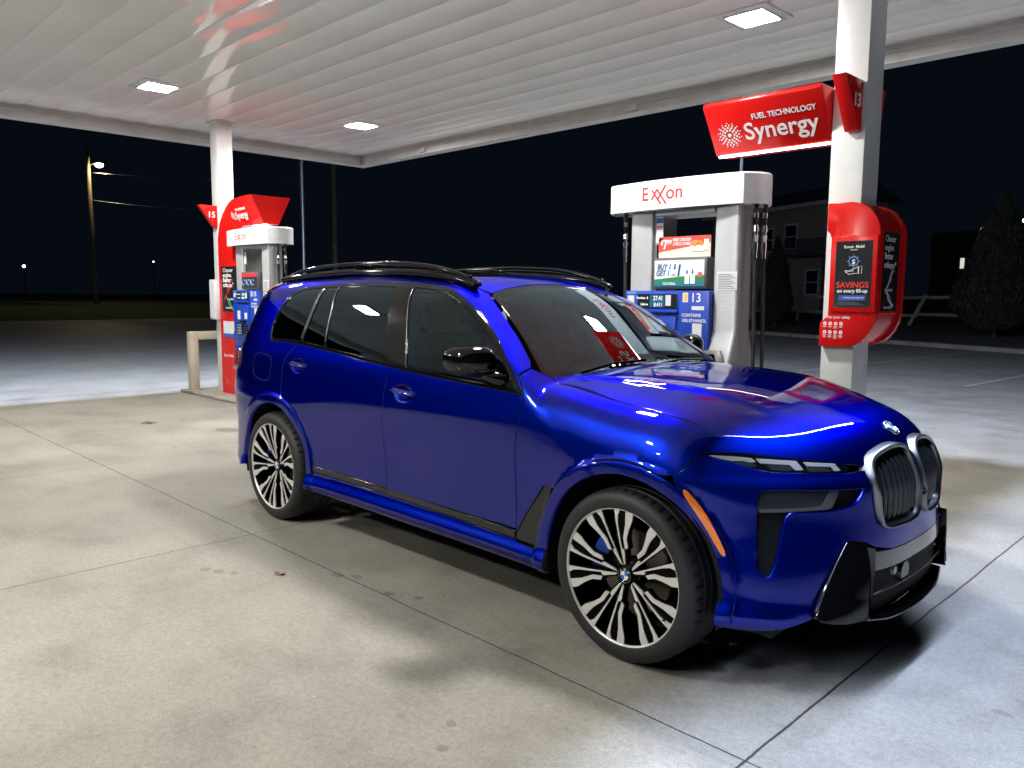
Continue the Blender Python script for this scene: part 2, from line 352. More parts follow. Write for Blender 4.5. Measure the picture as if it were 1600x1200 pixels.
def luminaire(x,y,label,lm='led'):
    t=thing('canopy_light',(x,y,CZ-.002),label,'ceiling light','square lights set in the canopy ceiling')
    b=MB(); b.prism([(-.27,-.27),(.27,-.27),(.27,.27),(-.27,.27)],'z',-.022,.02,.006); b.build('light_frame',M['pwhite'],t,auto=40)
    b=MB(); rr_=.06; b.prism([(sx*(.18-rr_)+rr_*math.cos(a0+k*math.pi/12),sy*(.18-rr_)+rr_*math.sin(a0+k*math.pi/12)) for sx,sy,a0 in ((1,1,0),(-1,1,math.pi/2),(-1,-1,math.pi),(1,-1,1.5*math.pi)) for k in range(7)],'z',-.0245,-.0225); b.build('lens',M[lm],t)
    b=MB()
    for q in (-1,1): b.bx(-.20,.20,q*.192-.008,q*.192+.008,-.034,-.0222); b.bx(q*.192-.008,q*.192+.008,-.1835,.1835,-.034,-.0222)
    b.build('light_skirt',M['pwhite'],t); return t
luminaire(-8.62,.47,'canopy light at left above the forecourt, left of the far pillar')
luminaire(-8.70,3.61,'canopy light near the far corner of the ceiling, smallest of the three')
luminaire(-1.92,3.42,'canopy light at the upper right, beside the near pillar')
for x,y in [(-1.92,.47),(-1.92,-4.3),(-8.62,-4.3),(-1.92,-7.4),(-8.62,-7.4)]: luminaire(x,y,'square white ceiling light of the canopy, out of frame above the car')
# ------------------------------------------------------------------ pillars
def pillar(x0,x1,y0,y1,label):
    t=thing('canopy_pillar',((x0+x1)/2,(y0+y1)/2,.05),label,'pillar','square white pillars holding up the canopy')
    w,d=(x1-x0)/2,(y1-y0)/2
    b=MB(); b.bx(-w,w,-d,d,0,CZ-.05,.006); b.build('shaft',M['white'],t,auto=40)
    b=MB(); b.bx(-w-.03,w+.03,-d-.03,-d-.001,CZ-.085,CZ-.055); b.bx(-w-.03,w+.03,d+.001,d+.03,CZ-.085,CZ-.055); b.bx(-w-.03,-w-.001,-d-.001,d+.001,CZ-.085,CZ-.055); b.bx(w+.001,w+.03,-d-.001,d+.001,CZ-.085,CZ-.055); b.build('collar',M['fascia'],t)
    return t
pillar(-.435,-.205,1.9,2.17,'near white pillar at right, carrying the red advert housing')
pillar(-10.25,-10.02,1.87,2.12,'far white pillar at left, beside the red arch')
# ------------------------------------------------------------------ beige guard rail at the island end
t=thing('guard_rail',(-10.5,2.0,.05),'beige square-tube hoop guard standing at the left end of the island','guard rail')
b=MB(); b.bx(-.07,.07,-.48,-.35,0,.95,.01); b.bx(-.07,.07,.35,.48,0,.95,.01); b.bx(-.0695,.0695,-.3495,.3495,.82,.9495,.01); b.build('hoop',M['beige'],t,auto=40)
b=MB()
for s in (-1,1): b.bx(-.10,.10,s*.415-.09,s*.415+.09,.001,.013)
b.build('base_plate',M['beige'],t)
# emergency box on the far pillar
t=thing('wall_box',(-10.13,1.868,1.2),'plain white utility box fixed to the far pillar','utility box')
b=MB(); b.bx(-.10,.10,-.10,-.001,0,.62,.01); b.build('box_body',M['pwhite'],t,auto=40)
b=MB(); b.bx(-.085,.085,-.106,-.1005,.03,.59,.002); b.build('box_door',M['pwhite'],t)
# ------------------------------------------------------------------ 'Synergy' headers, number tags, red housings
def burst(bm_list,cx,cy,r):   # ring-of-dots emblem, as discs
    out=[(0,0,.16)]
    for rr,n,s in [(.40,10,.085),(.60,14,.085),(.80,18,.07),(.97,14,.05)]:
        for k in range(n): 
            a=2*math.pi*(k+.5*(rr in(.60,.97)))/n; out.append((rr*math.cos(a),rr*math.sin(a),s))
    return [(cx+x*r,cy+y*r,s*r) for x,y,s in out]
def discs(dots,name,m,parent,Mx,th=.0015,n=10):
    b=MB()
    for x,y,r in dots: b.prism([(x+r*math.cos(2*math.pi*k/n),y+r*math.sin(2*math.pi*k/n)) for k in range(n)],'z',0,th)
    return b.build(name,m,parent,M=Mx)
def synergy_text(parent,Mx):
    text_mesh([('Synergy',0,0,.185,'LEFT',.012),('FUEL TECHNOLOGY',.085,.152,.058,'LEFT',.014,.93)],'lettering',M['ink_w'],parent,Mx)
    discs(burst(None,-.125,.055,.10),'dot_emblem',M['ink_w'],parent,Mx)
TY=2.03
def v_sign_section(zb,zt): return [(-.32,zt-.03),(-.30,zt),(.30,zt),(.32,zt-.03),(.10,zb),(-.10,zb)]
# header over the near pump: a V-section box running along the island
t=thing('overhead_sign',(-.44,TY,2.70),'red wedge-shaped overhead sign projecting left from the near pillar','sign')
b=MB(); b.prism([(y,z) for y,z in v_sign_section(0,.365)],'x',-.925,-.001,.014); b.build('sign_body',M['red'],t,auto=35)
b=MB(); b.bx(-.90,-.02,-.098,-.070,-.014,-.001,.003); b.build('light_strip',M['strip'],t)
for s in (-1,1):
    ey=Vector((0,s*.22,.335)).normalized(); ex=Vector((-s,0,0))*-1 if False else Vector((1,0,0)) if s<0 else Vector((-1,0,0))
    o=Vector((-.635 if s<0 else -.28, s*(.10+.085*.22/.335), .085)); nrm=ex.cross(ey); o=o+nrm*.003
    g=thing('x',(0,0,0)); bpy.data.objects.remove(g)
    Mx=frame(o,ex,ey)@Matrix.Diagonal((.98,.98,1,1)); synergy_text(t,Mx)
# number tag 13: wedge plate projecting towards the drive on each side of the pillar
def tag_body(w=.11): 
    b=MB(); 
    for s in (-1,1):
        b.prism([(s*.0,.0),(s*.10,.0),(s*.34,.42),(s*.0,.42)] if s>0 else [(0,0),(0,.42),(-.34,.42),(-.10,0)],'x',-w,w,.01)
    return b
def number_tag(x,yf,yb,z,num,label,w=.05):
    t=thing('number_tag',(x,TY,z),label,'pump number sign','red number tags on the canopy pillars')
    for s,y0 in ((-1,yf-TY),(1,yb-TY)):
        e_=.29 if s<0 else .12; b=MB(); pts=[(y0+s*.001,0),(y0+s*.05,0),(y0+s*e_,.335),(y0+s*.001,.335)]
        b.prism(pts if s>0 else pts[::-1],'x',-w,w,.009); b.build('tag_wing',M['red'],t,auto=35)
        for q in ((-1,1) if s<0 else ()):
            ex=Vector((0,q,0)); o=Vector((q*(w+.0015),y0+s*.085-q*.075,.15)); text_mesh([(num,0,0,.125,'LEFT',.01)],'numeral',M['ink_w'],t,frame(o,ex,(0,0,1)))
    return t
number_tag(-.278,1.9,2.17,2.735,'13','red tag numbered 13 on the near pillar')
number_tag(-10.12,1.87,2.12,2.62,'15','red tag numbered 15 on the far pillar')
# --- near housing: two round-cornered red plates with a poster between them
OUT13=[(-.41,2.262),(-.24,2.262),(-.175,2.245),(-.118,2.210),(-.075,2.155),(-.050,2.10),(-.042,2.05),(-.045,1.50),(-.055,1.44),(-.085,1.37),(-.13,1.315),(-.178,1.285),(-.226,1.269),(-.43,1.264),(-.43,1.43),(-.405,1.455),(-.378,1.478),(-.375,1.52),(-.375,2.02),(-.385,2.05),(-.41,2.075)]
t=thing('advert_housing',(-.32,TY,1.26),'red rounded advert housing with a savings screen, strapped round the near pillar','advert housing')
lo=Vector((-.32,TY,1.26))
p2=[(x+.32,z-1.26) for x,z in OUT13]
b=MB(); b.prism(p2,'y',1.845-TY,1.898-TY,.006); b.build('front_plate',M['red'],t,auto=35)
b=MB(); b.prism(p2,'y',2.29-TY,2.345-TY,.006); b.build('back_plate',M['red'],t,auto=35)
inner=[(x-.02 if x>.1 else x,z) for x,z in p2]
def arcpts(): return [(.1165,.995),(.20,.93),(.245,.85),(.25,.78),(.25,.25),(.235,.17),(.19,.09),(.1165,.035)]
b=MB(); b.prism(arcpts(),'y',1.899-TY,2.289-TY); b.build('side_case',M['red'],t,auto=30)
b=MB(); b.bx(.2505,.262,1.93-TY,2.26-TY,.24,.82,.003); b.build('side_frame',M['red'],t)
b=MB(); b.bx(.2625,.2645,1.955-TY,2.235-TY,.26,.80); b.build('side_poster',M['poster'],t)
Mx=frame((.2650,1.975-TY,0),(0,1,0),(0,0,1))
text_mesh([('Cleaner',0,.735,.062,'LEFT',.0,.95),('engine.',0,.675,.062,'LEFT',.0,.95),('Better',0,.615,.062,'LEFT',.015,.95),('mileage.*',0,.555,.062,'LEFT',.015,.95),('Exxon Mobil',.03,.395,.028,'LEFT',.01),('Exxon Mobil',.03,.275,.028,'LEFT',.01)],'side_lettering',M['ink_w'],t,Mx,.0004)
def nozzle_icon(parent,Mx,m,flip=1,s=1.0,name='nozzle_icon'):
    b=MB(); P=lambda x,y:(x*s*flip,y*s,0)
    b.tube([P(.0,0),P(.04,.05),P(.055,.09)],.0035*s,6); b.tube([P(.055,.09),P(.09,.13),P(.13,.14)],.0035*s,6); b.tube([P(.02,.0),P(.07,.05),P(.085,.11),P(.13,.125)],.0035*s,6)
    b.tube([P(.055,.09),P(.03,.05),P(.06,.03),P(.08,.07)],.003*s,6); b.tube([P(.0,0),P(-.04,-.04)],.0035*s,6); b.tube([P(.02,0),P(-.03,-.05)],.0035*s,6)
    return b.build(name,m,parent,M=Mx)
nozzle_icon(t,Mx@Matrix.Translation((.08,.44,0)),M['grey'] if False else M['ink_w'],1,.75,'nozzle_icon')
nozzle_icon(t,Mx@Matrix.Translation((.16,.315,0))@Matrix.Rotation(.25,4,'Z'),M['ink_w'],-1,.75,'nozzle_icon')
yf=1.845-TY
b=MB(); b.prism([(-.045,.25),(.27,.25),(.27,.77),(-.038,.77)],'y',yf-.012,yf-.0005,.005); b.build('screen_frame',M['red'],t,auto=35)
b=MB(); b.bx(-.012,.238,yf-.0135,yf-.0125,.282,.735); b.build('screen',M['poster'],t)
Mx=frame((.113,yf-.0145,0),(1,0,0),(0,0,1))
text_mesh([('SAVINGS',0,.418,.056,'CENTER',.014)],'savings_word',M['ink_r'],t,Mx,.0005)
for c_,nm,its in [('ink_w','lettering',[('Exxon  Mobil',0,.688,.026,'CENTER',.02),('rewards+',.0,.672,.013,'CENTER',.01),('on every fill-up',0,.385,.0345,'CENTER',.02)])]:
    text_mesh(its,nm,M[c_],t,Mx,.0005)
b=MB(); c0=(.0,.597)
b.tube([(c0[0]+.031*math.cos(a),c0[1]+.031*math.sin(a),0) for a in np.linspace(0,2*math.pi,28)[:-1]],.0035,6,True)
for k in range(8):
    a=k*math.pi/4; b.tube([(c0[0]+.036*math.cos(a),c0[1]+.036*math.sin(a),0),(c0[0]+.046*math.cos(a),c0[1]+.046*math.sin(a),0)],.0022,6)
b.build('coin_icon',M['ink_lb'],t,M=Mx)
text_mesh([('$',0,.579,.046,'CENTER',.02)],'dollar_mark',M['ink_w'],t,Mx,.0005)
b=MB(); b.tube([(-.055,.535,0),(-.03,.53,0),(.0,.545,0),(.03,.558,0),(.034,.558,0),(.034,.515,0),(.0,.515,0),(-.025,.508,0),(-.055,.528,0)],.0026,6,True); b.tube([(.038,.562,0),(.058,.565,0),(.058,.515,0),(.038,.512,0)],.0026,6,True); b.tube([(-.03,.53,0),(.005,.532,0)],.002,6); b.build('hand_icon',M['ink_w'],t,M=Mx)
b=MB(); b.bx(-.092,.092,.331,.366,0,.0008); b.build('blue_banner',M['ink_b'],t,M=Mx)
text_mesh([('DOWNLOAD THE APP',.012,.344,.0135,'CENTER',.01)],'banner_text',M['ink_w'],t,Mx@Matrix.Translation((0,0,.0012)),.0003)
b=MB()
for k in range(4): b.bx(-.10+.004*k,.09-.02*k,.300+.006*k,.3025+.006*k,0,.0006)
b.build('fine_print',M['grey'],t,M=Mx)
Mx=frame((-.06,yf-.0015,0),(1,0,0),(0,0,1))
text_mesh([('For your safety',.004,.205,.026,'LEFT',.008)],'safety_heading',M['ink_w'],t,Mx,.0004)
b=MB(); dots=[]
for r_ in range(2):
    for k in range(4): dots.append((-.010+.038*k,.168-.06*r_,.0125))
discs(dots,'safety_symbols',M['ink_w'],t,Mx,.0008,16)
discs([(x+.001,y,.0055) for x,y,r in dots],'symbol_marks',M['ink_r'],t,Mx@Matrix.Translation((0,0,.0012)),.0005,8)
b=MB()
for r_ in range(2):
    for k in range(4):
        for q in range(2+r_*2+(k==2)): b.bx(-.025+.038*k+.004*(q%2),.003+.038*k-.005*(q%2),.148-.06*r_-.006*q,.1505-.06*r_-.006*q,0,.0004)
b.build('fine_print',M['ink_w'],t,M=Mx)
# --- far arch: column, curve and wedge header in one red shell, white inner lining
t=thing('red_arch',(-9.7,TY,.13),'red arch sign wrapping from the far pillar over the far pump','arch sign')
def arch_sec():
    # centreline path in (x,z): outer and inner outlines
    xo=-10.03; out=[(xo,0)]; ctr=(xo+.66,2.23)
    out+=[(xo,1.2),(xo,1.9),(xo,2.2)]
    for k in range(1,13):
        a=math.pi-(math.pi/2)*k/12; out.append((ctr[0]+.66*math.cos(a),ctr[1]+.64*math.sin(a)))
    out+=[(-9.15,2.87),(-8.95,2.87),(-8.80,2.87),(-8.67,2.87)]
    xi=-9.30; inn=[(xi,0),(xi,1.2),(xi,1.9),(xi,2.28)]; c2=(xi+.18,2.28)
    for k in range(1,13):
        a=math.pi-(math.pi/2)*k/12; inn.append((c2[0]+.18*math.cos(a),c2[1]+.19*math.sin(a)))
    inn+=[(-9.0,2.47),(-8.9,2.47),(-8.8,2.47),(-8.67,2.47)]
    return out,inn
OO,II=arch_sec(); OO[0]=(OO[0][0],-.08); II[0]=(II[0][0],-.08)
b=MB(); bm=b.bm; NS=len(OO); hw_in=.17
cols=[]
for i in range(NS):
    ox,oz=OO[i]; ix,iz=II[min(i,len(II)-1)]
    k=min(1,max(0,(ox+9.75)/1.0)); k=k*k*(3-2*k); ho=.19+(.31-.19)*k; hi=.19+(.11-.19)*k
    cols.append([(ox+9.7,-ho,oz),(ox+9.7,ho,oz),(ix+9.7,hi,iz),(ix+9.7,-hi,iz)])
V=[[bm.verts.new(p) for p in c] for c in cols]
for i in range(NS-1):
    A,B=V[i],V[i+1]
    for q in (0,1,3): bm.faces.new((A[q],B[q],B[(q+1)%4],A[(q+1)%4]))
bm.faces.new(V[0]); bm.faces.new(V[-1]); bmesh.ops.recalc_face_normals(bm,faces=bm.faces); b.build('arch_shell',M['red'],t,auto=30)
b=MB(); rows=[[(c[3][0]+.0,c[3][1]+.0,c[3][2]),(c[2][0],c[2][1],c[2][2])] for c in cols]; b.grid(rows); b.build('inner_lining',M['pwhite'],t,auto=40)
b=MB(); b.bx(.62,1.02,-.09,-.05,2.456,2.468,.003); b.build('light_strip',M['strip'],t)
ey=Vector((0,-.17,.40)).normalized()
synergy_text(t,frame((.36,-.196,2.57),(1,-.11,.0),ey)@Matrix.Diagonal((.80,.80,1,1)))
b=MB(); b.bx(-.26,.36,-.200,-.1905,1.17,1.92,.003); b.build('poster_frame',M['red'],t)
b=MB(); b.bx(-.225,.325,-.202,-.2005,1.20,1.885); b.build('poster',M['poster'],t)
Mx=frame((-.19,-.2035,0),(1,0,0),(0,0,1))
text_mesh([('Cleaner',0.02,1.80,.088,'LEFT',.0,1.2),('engine.',0.02,1.725,.088,'LEFT',.02,1.2),('Better',0.02,1.65,.088,'LEFT',.03,1.2),('mileage.*',0.02,1.575,.088,'LEFT',.03,1.1),('Exxon Mobil',.15,1.375,.042,'LEFT',.02),('Exxon Mobil',.09,1.245,.042,'LEFT',.02)],'lettering',M['ink_w'],t,Mx,.0004)
nozzle_icon(t,Mx@Matrix.Translation((.12,1.45,0)),M['ink_r'],1,1.7); nozzle_icon(t,Mx@Matrix.Translation((.32,1.26,0))@Matrix.Rotation(.2,4,'Z'),M['ink_g'],-1,1.5)
b=MB(); b.bx(-.22,.33,-.196,-.1905,.80,1.05); b.build('notice_panel',M['pwhite'],t)
b=MB(); b.bx(-.22,.33,-.198,-.1965,.80,.86); b.build('notice_band',M['ink_b'],t)
text_mesh([('Exxon  Mobil',-.24,.50,.06,'LEFT',.02)],'small_lettering',M['ink_w'],t,frame((0,-.192,0),(1,0,0),(0,0,1)),.0004)
# ------------------------------------------------------------------ fuel pumps (local: x along the island, -y faces the car)
def exxon_mark(parent,Mx,s):
    # red wordmark with two interlocked slanting x strokes
    bow=lambda x: -.31-.06*math.sin(math.pi*min(1,max(0,(x+.62)/1.235)))
    wp=lambda c: Vector((c.x, bow(c.x)-.0015-max(0,.004-abs(c.y)) *0, c.z))
    Mt=Mx
    text_mesh([('E',0,0,.165*s,'LEFT',.012),('on',.262*s,0,.165*s,'LEFT',.012)],'brand_lettering',M['ink_r'],parent,Mt,.0,wp)
    w=.0105*s
    for x0,y0,x1,y1 in ((.112,0,.172,.090),(.215,-.042,.112,.090),(.178,0,.262,.118),(.268,-.042,.168,.090)):
        b=MB(); n=8
        for k in range(n):
            f=lambda t:(x0+(x1-x0)*t,y0+(y1-y0)*t)
            a_,c_=f(k/n),f((k+1)/n); b.face([Mt@Vector((a_[0]*s-w,a_[1]*s,0)),Mt@Vector((a_[0]*s+w,a_[1]*s,0)),Mt@Vector((c_[0]*s+w,c_[1]*s,0)),Mt@Vector((c_[0]*s-w,c_[1]*s,0))])
        for v in b.bm.verts: v.co=Vector((v.co.x,bow(v.co.x)-.0022,v.co.z))
        b.build('crossed_stroke',M['ink_r'],parent)
def bowed(x0,x1,yf,yb,bow,n=16,endbow=.06):
    pts=[]
    for k in range(n+1):
        s=k/n; pts.append((x0+(x1-x0)*s, yf-bow*math.sin(math.pi*s)))
    for k in range(1,n):
        s=k/n; pts.append((x1+endbow*math.sin(math.pi*s), yf+(yb-yf)*s))
    for k in range(n+1):
        s=k/n; pts.append((x1-(x1-x0)*s, yb+bow*math.sin(math.pi*s)))
    for k in range(1,n):
        s=k/n; pts.append((x0-endbow*math.sin(math.pi*s), yb-(yb-yf)*s))
    return pts
def make_pump(loc,num,label,ad):
    t=thing('fuel_pump',loc,label,'fuel pump','fuel pumps on the island')
    Z=lambda z:z-.13
    b=MB(); b.prism([(-.50,-.26),(.60,-.26),(.60,.08),(-.50,.08)],'z',-.08,.10,.01); b.build('plinth',M['alu'],t,auto=35)
    # bonnet
    op=bowed(-.62,.615,-.31,.09,.06,16,.10); ip=bowed(-.60,.595,-.29,.07,.06,16,.10)
    b=MB(); bm=b.bm; z0,z1=Z(2.30),Z(2.53)
    def ring(pts,z): return [bm.verts.new((x,y,z)) for x,y in pts]
    r=[ring(ip,z0+.03),ring(ip,z0),ring(op,z0),ring(op,z1-.012),ring(bowed(-.61,.605,-.30,.08,.06,16,.10),z1)]
    for A,B in zip(r,r[1:]):
        for k in range(len(A)): bm.faces.new((A[k],A[(k+1)%len(A)],B[(k+1)%len(A)],B[k]))
    bm.faces.new(r[0][::-1]); bm.faces.new(r[-1]); bmesh.ops.recalc_face_normals(bm,faces=bm.faces)
    b.build('bonnet',M['pwhite'],t,auto=35)
    exxon_mark(t,frame((-.27,-.366,Z(2.375)),(1,0,0),(0,0,1)),.92)
    b=MB(); b.bx(-.19,.36,-.275,.05,Z(2.255),Z(2.298),.004); b.build('bonnet_rail',M['alu'],t)
    # columns: full-depth with a flared foot
    def col(x0,x1,flare,name='column'):
        b=MB(); c=bmesh.new()
        prof=[(0.10,flare),(.80,flare),(.97,flare*.95),(1.12,flare*.35),(1.22,.0),(Z(2.30),0)]
        rows=[]
        for z,f in prof:
            ya=.275; s=1 if x1>0 else 1
            rows.append([(x0-f*(.8 if x1>0 else 0),-ya-f*.55,z),(x1+f*.0,-ya-f*.55,z),(x1,-.06+f*.4,z),(x0-f*(.8 if x1>0 else 0),-.06+f*.4,z)])
        V=[[b.bm.verts.new(p) for p in q] for q in rows]
        for A,B in zip(V,V[1:]):
            for k in range(4): b.bm.faces.new((A[k],A[(k+1)%4],B[(k+1)%4],B[k]))
        b.bm.faces.new(V[0][::-1]); b.bm.faces.new(V[-1])
        bmesh.ops.bevel(b.bm,geom=[e for e in b.bm.edges if abs(e.verts[0].co.z-e.verts[1].co.z)>.05],offset=.02,segments=3,profile=.5,affect='EDGES')
        return b.build(name,M['alu'],t,auto=30)
    col(-.43,-.215,.05); c2=col(.365,.570,.16)
    # embossed dots on the columns
    dots=[]
    for i in range(5):
        for j in range(16): dots.append((-.40+.030*i+.015*(j%2),Z(1.72)+.028*j,.0062))
    M.setdefault('dot',painted('dot_print',(.44,.45,.46),.5,.05))
    discs(dots,'dot_pattern',M['dot'],t,frame((0,-.2755,0),(1,0,0),(0,0,1)),.0006,8)
    dots=[]
    for i in range(6):
        for j in range(15): dots.append((.385+.028*i+.016*(j%2),Z(1.30)+.028*j,.0062))
    discs(dots,'dot_pattern',M['dot'],t,frame((0,-.2755,0),(1,0,0),(0,0,1)),.0006,8)
    b=MB(); b.bx(-.2145,-.19,-.24,.04,1.50,Z(2.2545)); b.build('inner_cheek',M['steel'],t)
    # notice sticker and paper on the columns
    b=MB(); b.bx(-.185,-.115,-.262,-.2605,Z(2.03),Z(2.25)); b.build('notice_backing',M['alu'],t)
    b=MB(); b.bx(-.183,-.117,-.2640,-.2625,Z(2.04),Z(2.20)); b.build('notice_sticker',M['pwhite'],t)
    b=MB(); b.bx(-.183,-.117,-.2655,-.2645,Z(2.20)+.001,Z(2.24)); b.build('notice_heading',M['ink_b'],t)
    b=MB(); b.bx(-.180,-.120,-.2655,-.2645,Z(2.165),Z(2.175)); b.bx(-.180,-.13,-.2655,-.2645,Z(2.15),Z(2.155)); b.build('notice_line',M['ink_r'],t)
    b=MB(); b.bx(.40,.57,-.2775,-.2760,Z(1.66),Z(1.80)); b.build('paper_notice',M['pwhite'],t)
    b=MB(); 
    for k in range(9): b.bx(.41,.56-.02*(k%3),-.2785,-.2780,Z(1.672)+.013*k,Z(1.676)+.013*k)
    b.build('paper_lines',M['grey'],t)
    # cabinet
    b=MB(); b.bx(-.20,.36,-.22,.045,.10,Z(1.66),.004); b.build('cabinet',M['black'],t)
    # blue dispenser fascia
    b=MB()
    x0,x1=-.425,.372; yb_=-.2705; 
    b.bx(x0,x1,-.335,yb_-.001,.72,Z(1.655),.006); b.build('blue_fascia',M['blue'],t,auto=35)
    b=MB(); b.bx(x0+.004,x1-.004,-.32,yb_-.001,.12,.718,.006); b.build('lower_door',M['blue'],t,auto=35)
    b=MB(); b.bx(-.31,.098,-.3405,-.3355,Z(1.505),Z(1.64),.002); b.bx(-.31,.098,-.362,-.336,Z(1.475),Z(1.503),.006); b.build('display_bezel',M['blue'],t,auto=35)
    b=MB(); b.bx(-.295,.085,-.3430,-.3410,Z(1.515),Z(1.628)); b.build('display',M['poster'],t)
    b=MB(); b.bx(-.175,-.03,-.3442,-.3432,Z(1.522),Z(1.62)); b.build('lcd',mat('lcd',(.01,.05,.09),.2,emit=(.02,.16,.30),es=.5),t)
    Mx=frame((0,-.3450,0),(1,0,0),(0,0,1))
    text_mesh([('Purchase  $',-.19,Z(1.588),.027,'RIGHT',.015,.9),('Gallons',-.19,Z(1.536),.027,'RIGHT',.015,.9),(ad[0],-.045,Z(1.578),.050,'RIGHT',.01,.85),(ad[1],-.05,Z(1.528),.044,'RIGHT',.01,.85)],'display_text',mat('display_ink',(.7,.7,.7),.5,emit=(.8,.9,1),es=.5),t,Mx,.0004)
    b=MB(); b.bx(-.02,.03,-.3455,-.3435,Z(1.535),Z(1.62)); b.bx(-.40,-.335,-.3375,-.3360,Z(1.555),Z(1.615)); b.bx(.135,.185,-.3375,-.3360,Z(1.565),Z(1.64)); b.bx(.22,.33,-.3375,-.3360,Z(1.505),Z(1.535)); b.bx(.23,.315,-.3375,-.3360,Z(1.20),Z(1.40)); b.build('sticker',M['pwhite'],t)
    b=MB(); b.bx(.145,.175,-.3385,-.3380,Z(1.575),Z(1.63)); b.build('sticker_print',M['ink_y'],t)
    text_mesh([(num,.205,Z(1.568),.098,'LEFT',.008),('CONTAINS',.13,Z(1.452),.036,'LEFT',.01,.95),('10% ETHANOL',.13,Z(1.41),.036,'LEFT',.01,.95)],'pump_numeral',M['ink_w'],t,frame((0,-.3365,0),(1,0,0),(0,0,1)),.0005)
    b=MB(); b.bx(-.41,-.32,-.3375,-.3360,Z(1.632),Z(1.645)); b.build('small_print',M['ink_lb'],t)
    # card reader + keypad
    b=MB(); b.bx(-.29,.085,-.352,-.336,Z(.98),Z(1.45),.008); b.build('payment_panel',M['blue'],t,auto=35)
    b=MB(); b.bx(-.26,-.10,-.366,-.353,Z(1.0),Z(1.18),.004); b.bx(-.05,.05,-.368,-.353,Z(1.02),Z(1.16),.004); b.build('keypad',M['black'],t)
    b=MB()
    for i in range(3):
        for j in range(4): b.bx(-.245+.045*i,-.215+.045*i,-.370,-.3665,Z(1.015)+.04*j,Z(1.04)+.04*j,.002)
    b.build('keys',M['alu'],t)
    b=MB(); b.bx(-.04,.04,-.3545,-.3525,Z(1.24),Z(1.33)); b.bx(-.26,-.17,-.3545,-.3525,Z(1.23),Z(1.36)); b.build('reader_label',M['pwhite'],t)
    b=MB(); b.bx(-.12,.02,-.395,-.353,Z(1.19),Z(1.22),.006); b.build('card_slot',M['gblack'],t)
    # video monitor
    b=MB(); b.prism([(-.165+.0,Z(1.668)),(.335,Z(1.668)),(.335,Z(1.915)),(-.165,Z(1.915))],'y',-.325,-.20,.012); b.build('monitor',M['grey'],t,auto=35)
    sx0,sx1,sz0,sz1=-.145,.315,Z(1.69),Z(1.895)
    Y=-.3262
    if ad[2]=='main':
        E=lambda n,c,e: mat(n,c,.3,emit=c,es=e)
        b=MB(); b.bx(sx0,sx1,Y-.001,Y,sz0,sz1); b.build('screen',E('screen_grey',(.50,.56,.64),.6),t)
        b=MB(); b.prism([(sx0,sz0),(sx1,sz0),(sx1,sz0+.085),(.20,sz0+.085),(sx0,sz0+.055)],'y',Y-.0022,Y-.0012); b.build('screen_field',E('screen_green',(.03,.16,.06),.6),t)
        b=MB(); b.bx(sx0,sx1,Y-.0032,Y-.0024,sz0,sz0+.032); b.build('screen_band',E('screen_teal',(.02,.13,.22),.6),t)
        text_mesh([('BUY 1',-.118,sz0+.135,.060,'LEFT',.02,.82,.25),('GET 1',-.130,sz0+.085,.060,'LEFT',.02,.82,.25),('FOR',.018,sz0+.083,.022,'LEFT',.02,.9,.2),('$',.034,sz0+.138,.055,'LEFT',.02,.8,.2),('1',.058,sz0+.083,.125,'LEFT',.03,.8,.2)],'screen_lettering',mat('screen_ink',(.01,.05,.14),.4,emit=(.01,.05,.14),es=.6),t,frame((0,Y-.0045,0),(1,0,0),(0,0,1)),.0003)
        b=MB()
        for x in (.165,.215): b.prism([(x-.02,sz0+.02),(x+.02,sz0+.02),(x+.02,sz0+.12),(x+.008,sz0+.165),(x+.008,sz0+.195),(x-.008,sz0+.195),(x-.008,sz0+.165),(x-.02,sz0+.12)],'y',Y-.006,Y-.004)
        b.build('bottle_picture',E('screen_pale',(.62,.72,.85),.6),t)
        b=MB()
        for x in (.165,.215): b.prism([(x-.011,sz0+.105),(x,sz0+.09),(x+.011,sz0+.105),(x,sz0+.14)],'y',Y-.0075,Y-.0065)
        b.build('drop_picture',E('screen_slate',(.06,.10,.18),.6),t)
        discs([(.280,sz0+.09,.022)],'price_badge',E('screen_red',(.5,.09,.07),.6),t,frame((0,Y-.004,0),(1,0,0),(0,0,1)),.001,20)
        text_mesh([('FOOTBALL',-.06,sz0+.012,.026,'LEFT',.01,.95)],'screen_caption',E('screen_white',(.7,.75,.7),.6),t,frame((0,Y-.0055,0),(1,0,0),(0,0,1)),.0003)
        b=MB(); z0,z1=Z(1.92),Z(2.085); b.bx(-.155,.325,-.262,-.258,z0,z1); b.build('topper_card',mat('topper_cream',(.66,.55,.46),.4,emit=(.66,.55,.46),es=.35),t)
        b=MB(); b.prism([(-.155,z0+.045),(.325,z0+.11),(.325,z1),(-.155,z1)],'y',-.2640,-.2630); b.build('topper_banner',mat('topper_red',(.60,.06,.05),.4,emit=(.6,.06,.05),es=.35),t)
        text_mesh([('$',-.135,z0+.105,.05,'LEFT',.02,.8),('7',-.112,z0+.068,.105,'LEFT',.03,.75),('99',-.075,z0+.105,.052,'LEFT',.02,.85),('FRIED CHICKEN',-.02,z0+.128,.033,'LEFT',.02,.72),('2-PIECE COMBO',-.02,z0+.095,.033,'LEFT',.02,.72)],'topper_lettering',M['ink_w'],t,frame((0,-.2655,0),(1,0,0),(0,0,1)),.0003)
        b=MB()
        for x,z,r in [(.175,.11,.018),(.20,.115,.017),(.185,.095,.017),(.245,.10,.018),(.232,.115,.012)]: b.lathe([(0,-.004),(r*.8,-.003),(r,0),(r,.001)],(x,-.2655,z0+z),'y',16)
        b.build('food_picture',mat('food_orange',(.60,.22,.05),.5,emit=(.6,.22,.05),es=.35),t)
